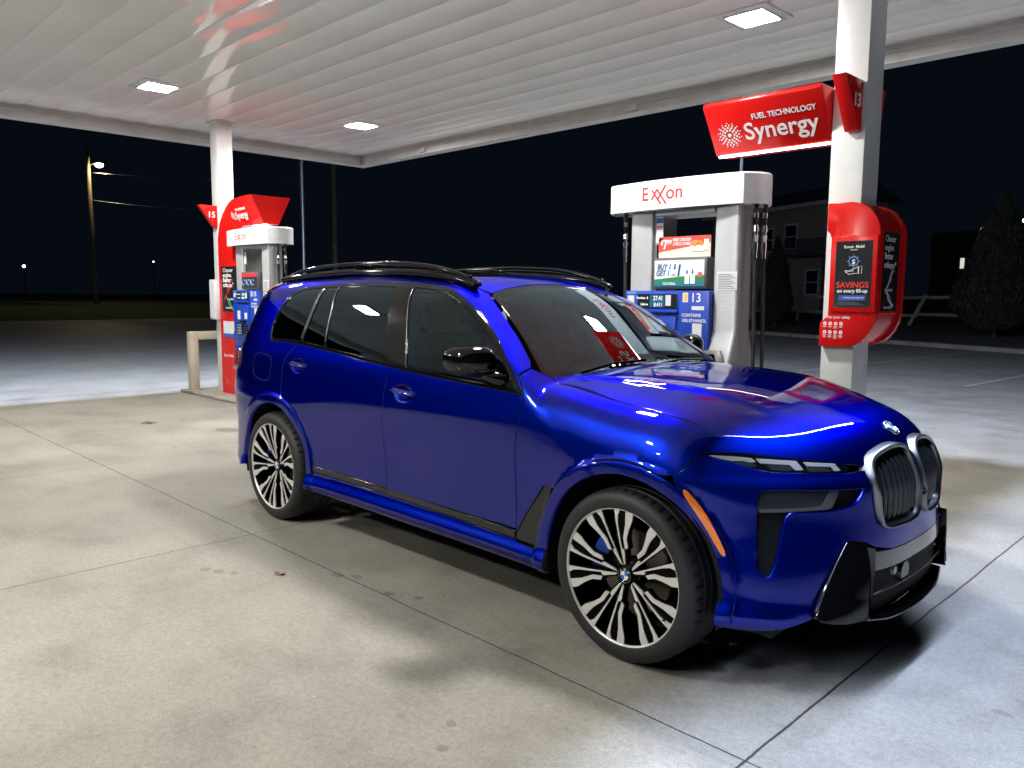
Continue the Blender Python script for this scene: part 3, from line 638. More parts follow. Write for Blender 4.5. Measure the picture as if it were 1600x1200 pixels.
        b=MB(); b.prism([(.155,z0+.045),(.265,z0+.045),(.275,z0+.09),(.150,z0+.09)],'y',-.267,-.2645); b.prism([(.275,z0+.05),(.305,z0+.05),(.312,z0+.135),(.268,z0+.135)],'y',-.267,-.2645); b.build('tray_picture',M['ink_w'],t)
    else:
        b=MB(); b.bx(sx0,sx1,Y-.001,Y,sz0,sz1); b.build('screen',mat('screen_dark',(.03,.03,.035),.3,emit=(.03,.03,.04),es=.5),t)
        b=MB(); b.bx(sx0,sx1,Y-.002,Y-.0012,sz1-.05,sz1); b.build('screen_band',mat('screen_red2',(.5,.03,.04),.4,emit=(.5,.03,.04),es=.5),t)
        b=MB()
        for x in (-.08,.06,.19): b.tube([(x+.04*math.cos(a),Y-.004,sz0+.075+.04*math.sin(a)) for a in np.linspace(.5,2*math.pi-.5,12)],.006,6)
        b.build('screen_icon',M['ink_lb'],t)
        b=MB()
        for x in (0,.13): b.bx(x-.012,x+.03,Y-.004,Y-.003,sz0+.06,sz0+.075); b.bx(x-.012,x-.002,Y-.004,Y-.003,sz0+.0755,sz0+.12)
        b.build('screen_mark',M['ink_w'],t)
    # nozzle boots + nozzles and hoses at each end
    for s,face in ((1,-1),(-1,1)):
        X=s*.66 if s>0 else -.56
    b=MB(); b.prism([(.29,.70),(.47,.72),(.53,1.00),(.50,1.075),(.37,1.07)],'y',-.378,-.35,.004); b.build('nozzle_boot',M['steel'],t,auto=35)
    b=MB(); b.prism([(.335,.86),(.445,.87),(.475,.99),(.455,1.045),(.395,1.04)],'y',-.3805,-.3785); b.build('boot_recess',M['gblack'],t)
    b=MB(); b.tube([(.40,-.375,.93),(.40,-.41,.92),(.405,-.44,.88),(.41,-.42,.82)],[.014,.02,.018,.016],10); b.build('nozzle_handle',M['red'],t,auto=40)
    b=MB(); b.tube([(.40,-.385,.95),(.44,-.39,.975),(.455,-.388,.98)],.009,10); b.build('nozzle_spout',M['chrome'],t,auto=40)
    def hose(x,y,name='hose'):
        b=MB(); b.cyl((x,y,Z(2.15)),(x,y,Z(2.32)),.017); b.tube([(x,y,Z(2.13)),(x,y,Z(1.9)),(x+.01,y,1.4),(x+.02,y,.9),(x+.03,y-.01,.5),(x+.02,y-.03,.30),(x-.02,y-.05,.27),(x-.04,y-.08,.5),(x-.05,y-.10,.9)],.0145,12); return b.build(name,M['rubber'],t,smooth=True)
    def swivel(x,y):
        b=MB(); b.cyl((x,y,Z(1.91)),(x,y,Z(2.24)),.0165); b.cyl((x,y,Z(2.20)),(x,y,Z(2.24)),.021,.021); b.cyl((x,y,Z(2.10)),(x,y,Z(2.14)),.027,.022); b.cyl((x,y,Z(2.02)),(x,y,Z(2.07)),.018,.026); b.cyl((x,y,Z(1.90)),(x,y,Z(1.96)),.019); b.cyl((x,y,Z(1.96)),(x,y,Z(2.02)),.023); return b.build('swivel',M['chrome'],t,auto=40)
    for x,y in ((.650,-.17),(.670,-.07),(-.60,-.12)): hose(x,y); swivel(x,y)
    return t
make_pump((-1.61,TY,.13),'13','white topped fuel pump numbered 13 with blue front, beside the near pillar',('27.41','8.411','main'))
make_pump((-8.84,TY,.13),'15','white topped fuel pump numbered 15 under the red arch at left',('0.00','0.000','other'))
# ------------------------------------------------------------------ background things
def cam_ray(px,py):
    d=_f+_r2*((px-800)/FPX)-_u2*((py-600)/FPX); return d
def at(px,dist,z=0):   # ground position in direction of a picture column, at a true distance
    d=cam_ray(px,460); h=Vector((d.x,d.y,0)).normalized(); return Vector((CAMP[0]+h.x*dist,CAMP[1]+h.y*dist,z))
M['bark']=painted('bark',(.09,.07,.05),.95,.4,8,bump=.6)
def conifer(p,h,r,label,seed,nleaf):
    rnd=random.Random(seed)
    t=thing('conifer_tree',p,label,'tree','clipped conifers on the mulch bed')
    b=MB(); b.tube([(0,0,-.1),(.02,0,h*.3),(0,.01,h*.7),(0,0,h*.93)],[.07,.055,.03,.01],8); b.build('trunk',M['bark'],t,smooth=True)
    b=MB(); bm=b.bm
    lump=[(rnd.uniform(0,6.28),rnd.uniform(.1,.9),rnd.uniform(.10,.22)) for _ in range(16)]
    for i in range(nleaf):
        z=rnd.random()**1.25; a=rnd.uniform(0,2*math.pi)
        pr=(math.sin(min(1,(z+.10)/.32)*math.pi/2))*(1-max(0,(z-.18)/.82)**1.35)
        k=sum(w*math.exp(-((math.atan2(math.sin(a-a0),math.cos(a-a0)))/.5)**2-((z-z0)/.10)**2) for a0,z0,w in lump)
        rr=r*pr*(.78+.8*k)*(rnd.uniform(.75,1.03)); zz=.06*h+z*h*.94
        c=Vector((rr*math.cos(a),rr*math.sin(a),zz)); s=rnd.uniform(.03,.075)*(h/2.8)
        up=Vector((math.cos(a)*.35+rnd.uniform(-.3,.3),math.sin(a)*.35+rnd.uniform(-.3,.3),1)).normalized(); sd=up.cross(Vector((math.cos(a+rnd.uniform(-1,1)),math.sin(a+rnd.uniform(-1,1)),0))).normalized()
        v=[bm.verts.new(c-sd*s*.35),bm.verts.new(c+sd*s*.35),bm.verts.new(c+up*s*1.7)]; bm.faces.new(v)
    b.build('crown',M['leaf'],t); return t
M['leaf']=mat('conifer_leaf',(.045,.055,.030),.8); _m=M['leaf']
lk(_m,ramp(_m,noise(_m,5,4,.6,objco(_m)),[(.3,(.008,.010,.005)),(.5,(.022,.024,.012)),(.75,(.05,.046,.024))]),_m.node_tree.nodes['Principled BSDF'].inputs['Base Color'])
def bank_z(p):
    d=(Vector((p.x,p.y,0))-KA).dot(kn)
    if d<.43:return 0.
    if d<2.6:return .10+(d-.43)/2.17*.20
    if d<9:return .30+(d-2.6)/6.4*.22
    return .52
p=at(1212,38.6); p.z=bank_z(p); print('conifer1 z',p); conifer(p,3.95,.95,'small dark cone-shaped conifer between the pump and the white pillar',3,15000)
p=at(1558,31.2); p.z=bank_z(p); print('conifer2 z',p); conifer(p,4.7,1.55,'tall broad dark conifer at the right edge of the view',5,26000)
# split rail fence on the bank
M['rail']=painted('weathered_rail',(.34,.31,.26),.85,.35,5)
t=thing('rail_fence',(0,0,0),'pale split-rail wooden fence running along the bank beyond the lot','fence')
fa=at(1110,47.0); fb=at(1700,34.5)
fd=(fb-fa); Lf=fd.length; fd.normalize(); n=6
posts=[fa+fd*(Lf*k/n) for k in range(n+1)]
for i,q in enumerate(posts):
    zb=bank_z(q); lean=.45 if i==4 else random.uniform(-.04,.04)
    b=MB(); b.box((q.x,q.y,zb+.62),(.15,.13,1.5),.02,(0,lean,0)); b.build('post',M['rail'],t,auto=40)
for a,c in zip(posts,posts[1:]):
    for hz in (.45,1.16):
        za,zc=bank_z(a)+hz+random.uniform(-.04,.04),bank_z(c)+hz+random.uniform(-.04,.04)
        b=MB(); b.tube([(a.x,a.y,za),((a.x+c.x)/2,(a.y+c.y)/2,(za+zc)/2+random.uniform(-.02,.02)),(c.x,c.y,zc)],[.065,.08,.062],6); b.build('rail',M['rail'],t)
# dark house behind the fence
M['siding']=mat('lap_siding',(.5,.46,.38),.75); _m=M['siding']; _w=nd(_m,'ShaderNodeTexWave'); _w.bands_direction='Z'; _w.wave_profile='SAW'; _w.inputs['Scale'].default_value=1.25
lk(_m,objco(_m),_w.inputs['Vector']); lk(_m,ramp(_m,_w.outputs['Fac'],[(0,(.12,.11,.09)),(.12,(.33,.31,.26)),(1,(.44,.41,.34))]),_m.node_tree.nodes['Principled BSDF'].inputs['Base Color'])
M['nglass']=mat('dark_window',(.012,.016,.022),.1); M['trim']=painted('window_trim',(.80,.80,.78),.6,.1,3); M['shingle']=painted('shingle',(.10,.10,.105),.9,.4,3)
hp=at(1232,58); hdir=Vector((kd.x,kd.y,0)); ang=math.atan2(kd.y,kd.x)
t=thing('house',(hp.x,hp.y,.6),'unlit two-storey house with lap siding and a balcony, behind the pump','house',rz=ang)
b=MB(); b.bx(-9,4.9,0,3.4,0,7.0); b.build('wall',M['siding'],t)
b=MB(); b.prism([(-.6,6.9),(1.7,8.1),(4.0,6.9),(4.0,7.05),(1.7,8.3),(-.6,7.08)],'x',-9.5,5.5); b.build('roof',M['shingle'],t)
b=MB(); b.bx(-9.5,5.5,-.66,-.605,6.85,7.1); b.build('gutter',M['trim'],t)
for x,z in [(-5.5,4.3),(-2.4,4.2),(0,4.3),(-5.5,1.2),(-2.4,1.3),(2.2,1.2)]:
    w=.55; h=1.5
    b=MB(); b.bx(x-w-.1,x-w,-.05,-.002,z,z+h); b.bx(x+w,x+w+.1,-.05,-.002,z,z+h); b.bx(x-w-.1,x+w+.1,-.05,-.002,z+h,z+h+.12); b.bx(x-w-.1,x+w+.1,-.07,-.002,z-.1,z); b.bx(x-w,x+w,-.04,-.012,z+h/2-.03,z+h/2+.03); f=b.build('window',M['trim'],t)
    b=MB(); b.bx(x-w+.001,x+w-.001,-.011,-.004,z+.001,z+h-.001); b.build('pane',M['nglass'],f)
b=MB(); b.bx(1.2,4.9,-1.6,-.001,3.6,3.75); b.build('balcony_floor',M['shingle'],t)
b=MB(); b.bx(1.2,4.9,-1.6,-1.54,4.6,4.68)
for k in range(25): b.bx(1.22+.148*k,1.26+.148*k,-1.59,-1.55,3.751,4.599)
b.bx(1.2,1.3,-1.6,-1.5,0,3.599); b.bx(4.8,4.9,-1.6,-1.5,0,3.599); b.build('balcony_railing',M['shingle'],t)
# utility pole with a lit lamp, and its wires
p=at(150,62); M['wood']=painted('pole_wood',(.20,.16,.11),.9,.4,3)
t=thing('utility_pole',(p.x,p.y,.75),'wooden utility pole with a glowing yellow lamp, far left','utility pole')
b=MB(); b.tube([(0,0,0),(-.12,0,5),(-.26,0,10.6)],[.17,.15,.11],10); b.build('pole',M['wood'],t,smooth=True)
side=Vector((_r2.x,_r2.y,0)).normalized()
b=MB(); b.tube([Vector((-.25,0,9.35)),Vector((-.25,0,9.5))+side*.35,Vector((-.25,0,9.55))+side*.75],.035,8); b.build('lamp_arm',M['steel'],t,smooth=True)
lp=Vector((-.25,0,9.47))+side*.75
b=MB(); b.lathe([(0,.10),(.10,.09),(.20,.0),(.21,-.02),(0,-.02)],(lp.x,lp.y,lp.z+.06),'z',16); b.build('lamp_hood',M['steel'],t)
b=MB(); b.lathe([(0,.02),(.24,.02),(.25,-.08),(.15,-.18),(0,-.20)],(lp.x,lp.y,lp.z),'z',16); b.build('lamp_lens',mat('sodium_lens',(.9,.8,.5),.3,emit=(1,.80,.42),es=260),t)
b=MB(); b.cyl((-.55,-.1,9.1),(-.55,-.1,10.0),.2); b.build('transformer',M['grey'],t,auto=40)
q=Vector((p.x,p.y,.75))
def wire(a,c,sag,r,label):
    pts=[]; 
    for k in range(25):
        s=k/24; v=a.lerp(c,s); v.z-=sag*4*s*(1-s); pts.append(v)
    b=MB(); b.tube(pts,r,5); o=b.build('power_wire',M['steel'],None); return tag(o,label,'wire','overhead wires')
wire(q+Vector((-.2,0,8.9))+side*.3,q+side*28+Vector((0,0,9.2)),.6,.016,'bright overhead wire just under the pole lamp')
wire(q+Vector((-.15,0,7.1)),q-side*40+Vector((0,0,8.4)),.8,.012,'thin overhead wire running left from the utility pole')
wire(q+Vector((-.15,0,7.1)),q+side*22+Vector((0,4,9.0)),1.3,.012,'sagging service wire running right from the utility pole')
# thin poles behind the canopy
def pole(px,d,h,r,m,label,name='light_pole',cat='pole'):
    p=at(px,d); t=thing(name,(p.x,p.y,-.01),label,cat)
    b=MB(); b.cyl((0,0,0),(0,0,h),r,r*.8,14); b.build('pole_shaft',m,t,auto=40)
    b=MB(); b.cyl((0,0,0),(0,0,.12),r*1.8,r*1.8,14); b.build('pole_base',m,t,auto=40); return t
pole(476,30,8.5,.075,M['steel'],'slim pale metal pole left of the dark wooden pole','light_pole','pole')
pole(525,44,12,.13,M['wood'],'dim dark wooden pole behind the car roof','wooden_pole','pole')
t=pole(1151,21,7.02,.045,M['white'],'slender white pole rising behind the near pump and sign','flag_pole','pole')
b=MB(); b.lathe([(0,-.07),(.05,-.05),(.07,0),(.05,.05),(0,.07)],(0,0,7.08),'z',14); b.build('finial',M['white'],t,smooth=True)
# distant lamps
def far_lamp(px,py,d,r,col,es,label):
    z=CAMP[2]+(cam_ray(px,py).z/math.hypot(cam_ray(px,py).x,cam_ray(px,py).y))*d
    p=at(px,d); t=thing('street_lamp',(p.x,p.y,.8),label,'street lamp','far street lamps')
    b=MB(); b.cyl((0,0,0),(0,0,z-.8),.08,.06,8); b.build('post',M['shingle'],t)
    b=MB(); b.lathe([(0,-r),(r*.8,-r*.6),(r,0),(r*.8,r*.6),(0,r)],(0,0,z-.8),'z',12); b.build('lamp_head',mat('far_lens',(.9,.9,.9),.3,emit=col,es=es),t,smooth=True)
far_lamp(1528,359,95,.22,(1,.95,.7),10,'right street lamp glow above the fence, left of the tall conifer')
far_lamp(1591,345,95,.18,(1,.95,.75),8,'street lamp glow at the right edge, above the tall conifer')
far_lamp(40,416,120,.20,(1,.95,.8),6,'small far lamp at the far left of the horizon')
far_lamp(242,409,120,.13,(1,.9,.7),3,'tiny far lamp between the utility pole and the far pillar')
p=at(1520,88); t=thing('far_building',(p.x,p.y,.8),'dark distant building with a few lit windows at right','building',rz=ang)
b=MB(); b.bx(-5,5,0,6,0,7.2); b.build('wall',M['shingle'],t)
E_=mat('lit_window',(.8,.8,.7),.5,emit=(.9,.9,.8),es=.75)
for x,z,w,h in [(-.62,3.0,.22,1.0),(-.72,.8,.22,.9),(.3,1.9,.3,.5)]:
    b=MB(); b.bx(x*2.2-w,x*2.2+w,-.03,-.002,z+.6,z+.6+h); b.build('window',E_,t)
# dead leaves on the concrete
M['dleaf']=mat('dry_leaf',(.20,.11,.05),.8)
def leaf(x,y,rz,s,label):
    b=MB(); n=10; c=[]; 
    for k in range(n): a=2*math.pi*k/n; c.append((s*math.cos(a),s*.5*math.sin(a)*(1+.25*math.cos(3*a)),.006+.010*math.cos(2*a+1)))
    ce=b.bm.verts.new((0,0,.003)); vs=[b.bm.verts.new(q) for q in c]
    for k in range(n): b.bm.faces.new((ce,vs[k],vs[(k+1)%n]))
    o=b.build('fallen_leaf',M['dleaf'],smooth=True); o.location=(x,y,0); o.rotation_euler=(0,0,rz); tag(o,label,'leaf','fallen leaves')
leaf(-2.03,-1.52,.5,.035,'curled brown leaf on the concrete near the joint')
leaf(-8.05,-.04,.1,.07,'dark leaf lying on the concrete at far left')
# ------------------------------------------------------------------ car body surface as an implicit solid (x forward from the front axle, a=|y|, z up)
def pch(xs, ys):
    """smooth 1-D interpolation (Catmull-Rom on uneven knots, monotone-limited)"""
    xs=np.array(xs,float); ys=np.array(ys,float); h=np.diff(xs); d=np.diff(ys)/h; m=np.zeros(len(xs))
    for i in range(1,len(xs)-1):
        if d[i-1]*d[i]>0: w1=2*h[i]+h[i-1]; w2=h[i]+2*h[i-1]; m[i]=(w1+w2)/(w1/d[i-1]+w2/d[i])
    m[0]=d[0]; m[-1]=d[-1]
    def f(t):
        t=np.asarray(t,float); i=np.clip(np.searchsorted(xs,t)-1,0,len(h)-1); s=(t-xs[i]); H=h[i]; u=np.clip(s/H,0,1)
        v=(2*u**3-3*u**2+1)*ys[i]+(u**3-2*u**2+u)*H*m[i]+(-2*u**3+3*u**2)*ys[i+1]+(u**3-u**2)*H*m[i+1]
        v=v+np.where(t<xs[0],(t-xs[0])*m[0],0)+np.where(t>xs[-1],(t-xs[-1])*m[-1],0); return v
    return f
def smax(a,b,r):
    h=np.maximum(r-np.abs(a-b),0)/r; return np.maximum(a,b)+h*h*r*.25
def smin(a,b,r): return -smax(-a,-b,r)
def sst(t): t=np.clip(t,0,1); return t*t*(3-2*t)
XW=(0.0,-3.105); ZW=.387
_side=pch([.20,.27,.30,.335,.41,.46,.52,.58,.64,.72,.80,.88,.96,1.03,1.10,1.17,1.25,1.35,1.45,1.55,1.65,1.75,1.85],
          [.86,.925,.965,.978,.952,.948,.943,.939,.940,.948,.956,.9605,.9585,.9525,.942,.929,.906,.874,.840,.804,.766,.727,.69])
def side_w(x,z):
    w=_side(z)
    fl=sst((1.06-z)/.42)
    w=w+.034*np.exp(-np.abs((x-.05)/.60)**2.3)*fl+.036*np.exp(-np.abs((x+3.12)/.56)**2.6)*fl
    # arch moulding stands a little proud
    for xw in XW:
        rd=np.hypot(x-xw,z-ZW); w=w+.010*sst((.532-rd)/.022)*(z<1.02)
    # door crease: shallow concave scoop above the sill
    w=w+.006*np.exp(-((z-.985)/.035)**2)*sst((-.2-x)/.8)*0
    w=w-.03*np.clip((-3.1-x)/1.1,0,2)**2*sst((z-.9)/.4)
    return w
_nose=pch([.20,.26,.32,.40,.50,.60,.70,.80,.848,.862,.898,.915,.95,.98,1.02,1.08,1.2],[.80,.855,.880,.888,.890,.888,.888,.893,.894,.888,.856,.850,.840,.830,.812,.765,.66])
_nn=pch([.3,.5,.8,1.1],[2.85,2.7,2.25,2.15])
_tail=pch([.30,.45,.60,.80,1.0,1.12,1.25,1.45,1.6,1.72,1.85],[.89,1.01,1.015,1.01,.995,.965,.905,.775,.70,.675,.61])
X0F,X0R=.03,-3.28
def sides(x,a,z):
    w=side_w(x,z)
    L=_nose(z)-X0F; n=_nn(z)
    uf=np.maximum(x-X0F,0)/np.maximum(L,.3); ur=np.maximum(X0R-x,0)/_tail(z)
    rf=(uf**n+(a/w)**n)**(1/n); rr=(ur**2.8+(a/w)**2.8)**(1/2.8)
    return (np.where(x>X0F,rf,np.where(x<X0R,rr,a/w))-1)*w
_hc=pch([-1.2,-.75,-.55,-.35,-.15,.05,.26,.45,.60,.70,.78,.85,1.0],[1.19,1.212,1.224,1.228,1.224,1.212,1.184,1.148,1.108,1.070,1.028,.980,.84])
def hood_z(x,a):
    d=(.100-.045*sst((-.05-x)/.6)+.11*sst((x-.15)/.55))*(a/.8)**2.4
    e=.62-.175*np.clip((x+.6)/1.3,0,1)            # ridge of the raised centre of the hood
    dome=.017*sst((e+.020-a)/.040)*sst((x+.75)/.25)*sst((.60-x)/.5)
    return _hc(x)-d+dome
_roof=pch([-1.0,-1.15,-1.3,-1.5,-1.75,-2.1,-2.5,-3.0,-3.5,-3.9,-4.2][::-1],[1.62,1.660,1.694,1.724,1.750,1.770,1.777,1.765,1.738,1.700,1.65][::-1])
def roof_z(x,a): return _roof(x)-.052*(a/.66)**2.8
def ws_f(x,a,z):
    zz=1.206+.622*(-.665-x+.13*(1-(a/.778)**2)); s=np.clip((-x-.55)/.8,0,1)
    return (z-zz-.05*s*(1-s))*.85
def F(P):
    x=P[...,0]; a=np.abs(P[...,1]); z=P[...,2]; sd=sides(x,a,z)
    h=smax(sd,(z-hood_z(x,a))*.97,.15)
    g=smax(ws_f(x,a,z),z-roof_z(x,a),.10)
    g=smax(sd,g,.055+.07*sst((-1.2-x)/.5))
    return smin(h,g,.012)
def gradF(P,h=1e-3):
    g=np.stack([F(P+np.array(d)*h)-F(P-np.array(d)*h) for d in ((1,0,0),(0,1,0),(0,0,1))],-1)
    return g/np.linalg.norm(g,axis=-1,keepdims=True)
def hit(O,D,t0,t1,n=90,func=None):
    """first crossing F=0 along rays O+tD"""
    func=func or F
    O=np.atleast_2d(O); D=np.atleast_2d(D); N=len(O); lo=np.zeros(N); hi=np.zeros(N); bad=np.zeros(N,bool); ts=t0+(t1-t0)*np.arange(1,n+1)/n; st=(t1-t0)/n
    for c in range(0,N,1500):
        o=O[c:c+1500]; d=D[c:c+1500]; v=func(o[:,None,:]+ts[None,:,None]*d[:,None,:])<=0; k=v.argmax(1); b=~v.any(1)
        hi[c:c+1500]=np.where(b,t1,ts[k]); lo[c:c+1500]=hi[c:c+1500]-st; bad[c:c+1500]=b
    for _ in range(17):
        mid=(lo+hi)/2; v=func(O+mid[:,None]*D); hi=np.where(v<=0,mid,hi); lo=np.where(v<=0,lo,mid)
    P=O+((lo+hi)/2)[:,None]*D; P[bad]=np.nan; return P
# landmarks of the body's shutlines, in car coordinates (x, |y|, z)
FEAT={
'DLO':[(-3.219, 0.896, 1.281), (-2.547, 0.904, 1.257), (-1.999, 0.92, 1.204), (-1.636, 0.927, 1.179), (-1.238, 0.932, 1.156), (-0.907, 0.934, 1.146), (-0.644, 0.931, 1.132), (-0.976, 0.809, 1.405), (-1.199, 0.755, 1.542), (-1.41, 0.724, 1.628), (-1.603, 0.704, 1.663), (-1.892, 0.712, 1.675), (-2.325, 0.721, 1.679), (-2.821, 0.728, 1.67), (-3.081, 0.739, 1.653), (-3.176, 0.787, 1.586), (-3.259, 0.828, 1.482), (-3.272, 0.865, 1.375)],
'Bgap':[(-1.877, 0.717, 1.671), (-1.738, 0.917, 1.213), (-1.79, 0.949, 1.059), (-1.794, 0.946, 0.682), (-1.764, 0.953, 0.434)],
'Fgap':[(-0.636, 0.934, 1.123), (-0.636, 0.947, 1.067), (-0.658, 0.96, 0.993), (-0.666, 0.965, 0.922), (-0.673, 0.95, 0.636), (-0.662, 0.964, 0.405)],
'Rgap':[(-2.856, 0.898, 1.275), (-2.954, 0.921, 1.2), (-3.004, 0.943, 1.095), (-2.987, 0.969, 0.923)],
'glasslines':[(-1.779, 0.738, 1.647), (-1.614, 0.92, 1.203), (-1.946, 0.738, 1.655), (-1.836, 0.914, 1.225), (-2.576, 0.745, 1.657), (-2.518, 0.905, 1.254), (-2.748, 0.75, 1.648), (-2.823, 0.898, 1.277), (-2.79, 0.75, 1.648), (-2.856, 0.898, 1.275)],
'fuel':[(-3.437, 0.927, 1.159), (-3.12, 0.957, 1.006)],
'handles':[(-2.806, 0.935, 1.139), (-1.587, 0.95, 1.052)],
'tl':[(-3.677, 0.905, 1.119)],
'trimtop':[(-2.585, 0.967, 0.47), (-1.78, 0.951, 0.464), (-0.666, 0.959, 0.449)],
'trimbot':[(-2.581, 0.97, 0.431), (-1.776, 0.954, 0.424), (-0.662, 0.964, 0.405)],
'breather':[(-0.478, 0.964, 0.705), (-0.42, 0.969, 0.726), (-0.468, 0.969, 0.583), (-0.498, 0.976, 0.467), (-0.501, 0.984, 0.395), (-0.655, 0.966, 0.397), (-0.593, 0.954, 0.554)],
'sillbot':[(-2.557, 0.987, 0.311), (-1.869, 0.978, 0.32), (-1.175, 0.977, 0.316), (-0.4, 1.006, 0.315)],
'archF out':[(-0.412, 0.969, 0.727), (-0.312, 0.979, 0.807), (-0.246, 0.981, 0.847), (-0.141, 0.983, 0.879), (0.01, 0.982, 0.897), (0.143, 0.972, 0.889), (0.23, 0.965, 0.852), (0.311, 0.951, 0.777), (0.386, 0.929, 0.66), (0.449, 0.915, 0.55), (0.484, 0.914, 0.455), (0.502, 0.924, 0.381)],
'archF in':[(-0.436, 0.986, 0.398), (-0.418, 0.972, 0.621), (-0.353, 0.981, 0.706), (-0.239, 0.988, 0.788), (-0.137, 0.986, 0.828), (0.015, 0.987, 0.845), (0.151, 0.981, 0.837), (0.236, 0.97, 0.796), (0.314, 0.952, 0.717), (0.391, 0.933, 0.588), (0.439, 0.936, 0.449), (0.472, 0.953, 0.343)],
'archR in':[(-3.477, 0.975, 0.609), (-3.406, 0.987, 0.715), (-3.292, 0.992, 0.794), (-3.195, 0.992, 0.83), (-3.074, 0.991, 0.844), (-2.939, 0.991, 0.818), (-2.781, 0.985, 0.707), (-2.656, 0.975, 0.529), (-2.583, 0.977, 0.397)],
'hoodshut':[(-0.652, 0.748, 1.209), (-0.604, 0.742, 1.18), (-0.405, 0.802, 1.155), (-0.187, 0.808, 1.128), (0.104, 0.823, 1.097), (0.327, 0.773, 1.052), (0.467, 0.705, 1.014), (0.522, 0.71, 0.975)],
'apillar cut':[(-0.72, 0.891, 1.217), (-0.716, 0.859, 1.228), (-0.725, 0.803, 1.247)],
'HL top':[(0.319, 0.879, 0.973), (0.348, 0.854, 0.979), (0.449, 0.774, 0.978), (0.519, 0.719, 0.97), (0.614, 0.633, 0.959), (0.71, 0.517, 0.944), (0.739, 0.474, 0.934)],
'HL bot':[(0.752, 0.489, 0.901), (0.707, 0.568, 0.906), (0.623, 0.674, 0.911), (0.549, 0.746, 0.915), (0.465, 0.801, 0.937), (0.378, 0.852, 0.957)],
'bumper shut':[(0.321, 0.881, 0.968), (0.276, 0.928, 0.923), (0.229, 0.956, 0.871)],
'amber':[(0.294, 0.954, 0.809), (0.307, 0.942, 0.815), (0.387, 0.924, 0.726), (0.458, 0.904, 0.595), (0.445, 0.911, 0.588), (0.377, 0.931, 0.694)],
'recess':[(0.54, 0.816, 0.823), (0.553, 0.8, 0.841), (0.59, 0.766, 0.85), (0.803, 0.478, 0.847), (0.818, 0.44, 0.849), (0.812, 0.466, 0.812), (0.801, 0.496, 0.776), (0.752, 0.592, 0.758), (0.645, 0.733, 0.758), (0.634, 0.746, 0.737)],
'intake':[(0.542, 0.824, 0.76), (0.561, 0.843, 0.558), (0.616, 0.813, 0.507), (0.625, 0.796, 0.55), (0.634, 0.746, 0.737)],
'kidL':[(0.79, 0.352, 0.924), (0.778, 0.287, 0.968), (0.778, 0.198, 0.989), (0.788, 0.08, 0.99), (0.803, -0.033, 0.972), (0.824, -0.1, 0.937), (0.845, -0.075, 0.899), (0.891, 0.071, 0.771), (0.887, 0.084, 0.688), (0.881, 0.191, 0.665), (0.864, 0.31, 0.666), (0.849, 0.366, 0.702), (0.835, 0.405, 0.806)],
'bumper lower line':[(0.857, 0.38, 0.57), (0.878, 0.26, 0.559), (0.889, 0.027, 0.556), (0.866, -0.343, 0.555)],
'bumper bottom':[(0.481, 0.937, 0.375), (0.499, 0.94, 0.323), (0.556, 0.89, 0.305), (0.665, 0.812, 0.328), (0.742, 0.71, 0.357)],
'wing':[(0.798, 0.533, 0.637), (0.775, 0.617, 0.531), (0.75, 0.679, 0.422), (0.741, 0.71, 0.361), (0.775, 0.654, 0.329), (0.812, 0.569, 0.323), (0.842, 0.477, 0.346), (0.843, 0.427, 0.584), (0.854, 0.378, 0.602)],
'roundel':[(0.715, -0.003, 1.055), (0.748, -0.047, 1.03), (0.779, -0.092, 1.0)],
'dome':[(-0.43, 0.652, 1.185), (-0.169, 0.638, 1.169), (0.179, 0.638, 1.138), (0.379, 0.55, 1.106), (0.499, 0.495, 1.08)],
'g1':[(0.352, 0.862, 0.966), (0.425, 0.808, 0.965), (0.483, 0.763, 0.96), (0.501, 0.76, 0.948), (0.483, 0.776, 0.947), (0.459, 0.792, 0.953), (0.431, 0.818, 0.95), (0.395, 0.84, 0.956)],
'g1b':[(0.449, 0.81, 0.942), (0.465, 0.792, 0.947), (0.496, 0.769, 0.943), (0.512, 0.767, 0.931), (0.49, 0.786, 0.93), (0.466, 0.802, 0.935)],
'g2':[(0.498, 0.751, 0.959), (0.615, 0.641, 0.951), (0.646, 0.638, 0.92), (0.626, 0.663, 0.92), (0.603, 0.669, 0.939), (0.517, 0.75, 0.944)],
'g2b':[(0.542, 0.736, 0.934), (0.6, 0.677, 0.934), (0.618, 0.671, 0.921), (0.612, 0.68, 0.918), (0.56, 0.731, 0.92)],
'g3':[(0.638, 0.619, 0.947), (0.718, 0.511, 0.937), (0.739, 0.503, 0.912), (0.726, 0.528, 0.912), (0.713, 0.532, 0.928), (0.652, 0.617, 0.934)],
'g3b':[(0.654, 0.621, 0.927), (0.706, 0.549, 0.923), (0.72, 0.539, 0.912), (0.664, 0.621, 0.914)],
'lampcore':[(0.546, 0.81, 0.827), (0.564, 0.791, 0.844), (0.749, 0.581, 0.845), (0.743, 0.599, 0.816), (0.729, 0.627, 0.769), (0.554, 0.815, 0.76), (0.547, 0.818, 0.784)],
'lampbar':[(0.745, 0.588, 0.843), (0.765, 0.556, 0.841), (0.763, 0.566, 0.814), (0.756, 0.583, 0.774), (0.746, 0.599, 0.767), (0.558, 0.812, 0.757), (0.558, 0.812, 0.766), (0.726, 0.631, 0.777), (0.736, 0.613, 0.798)],
}
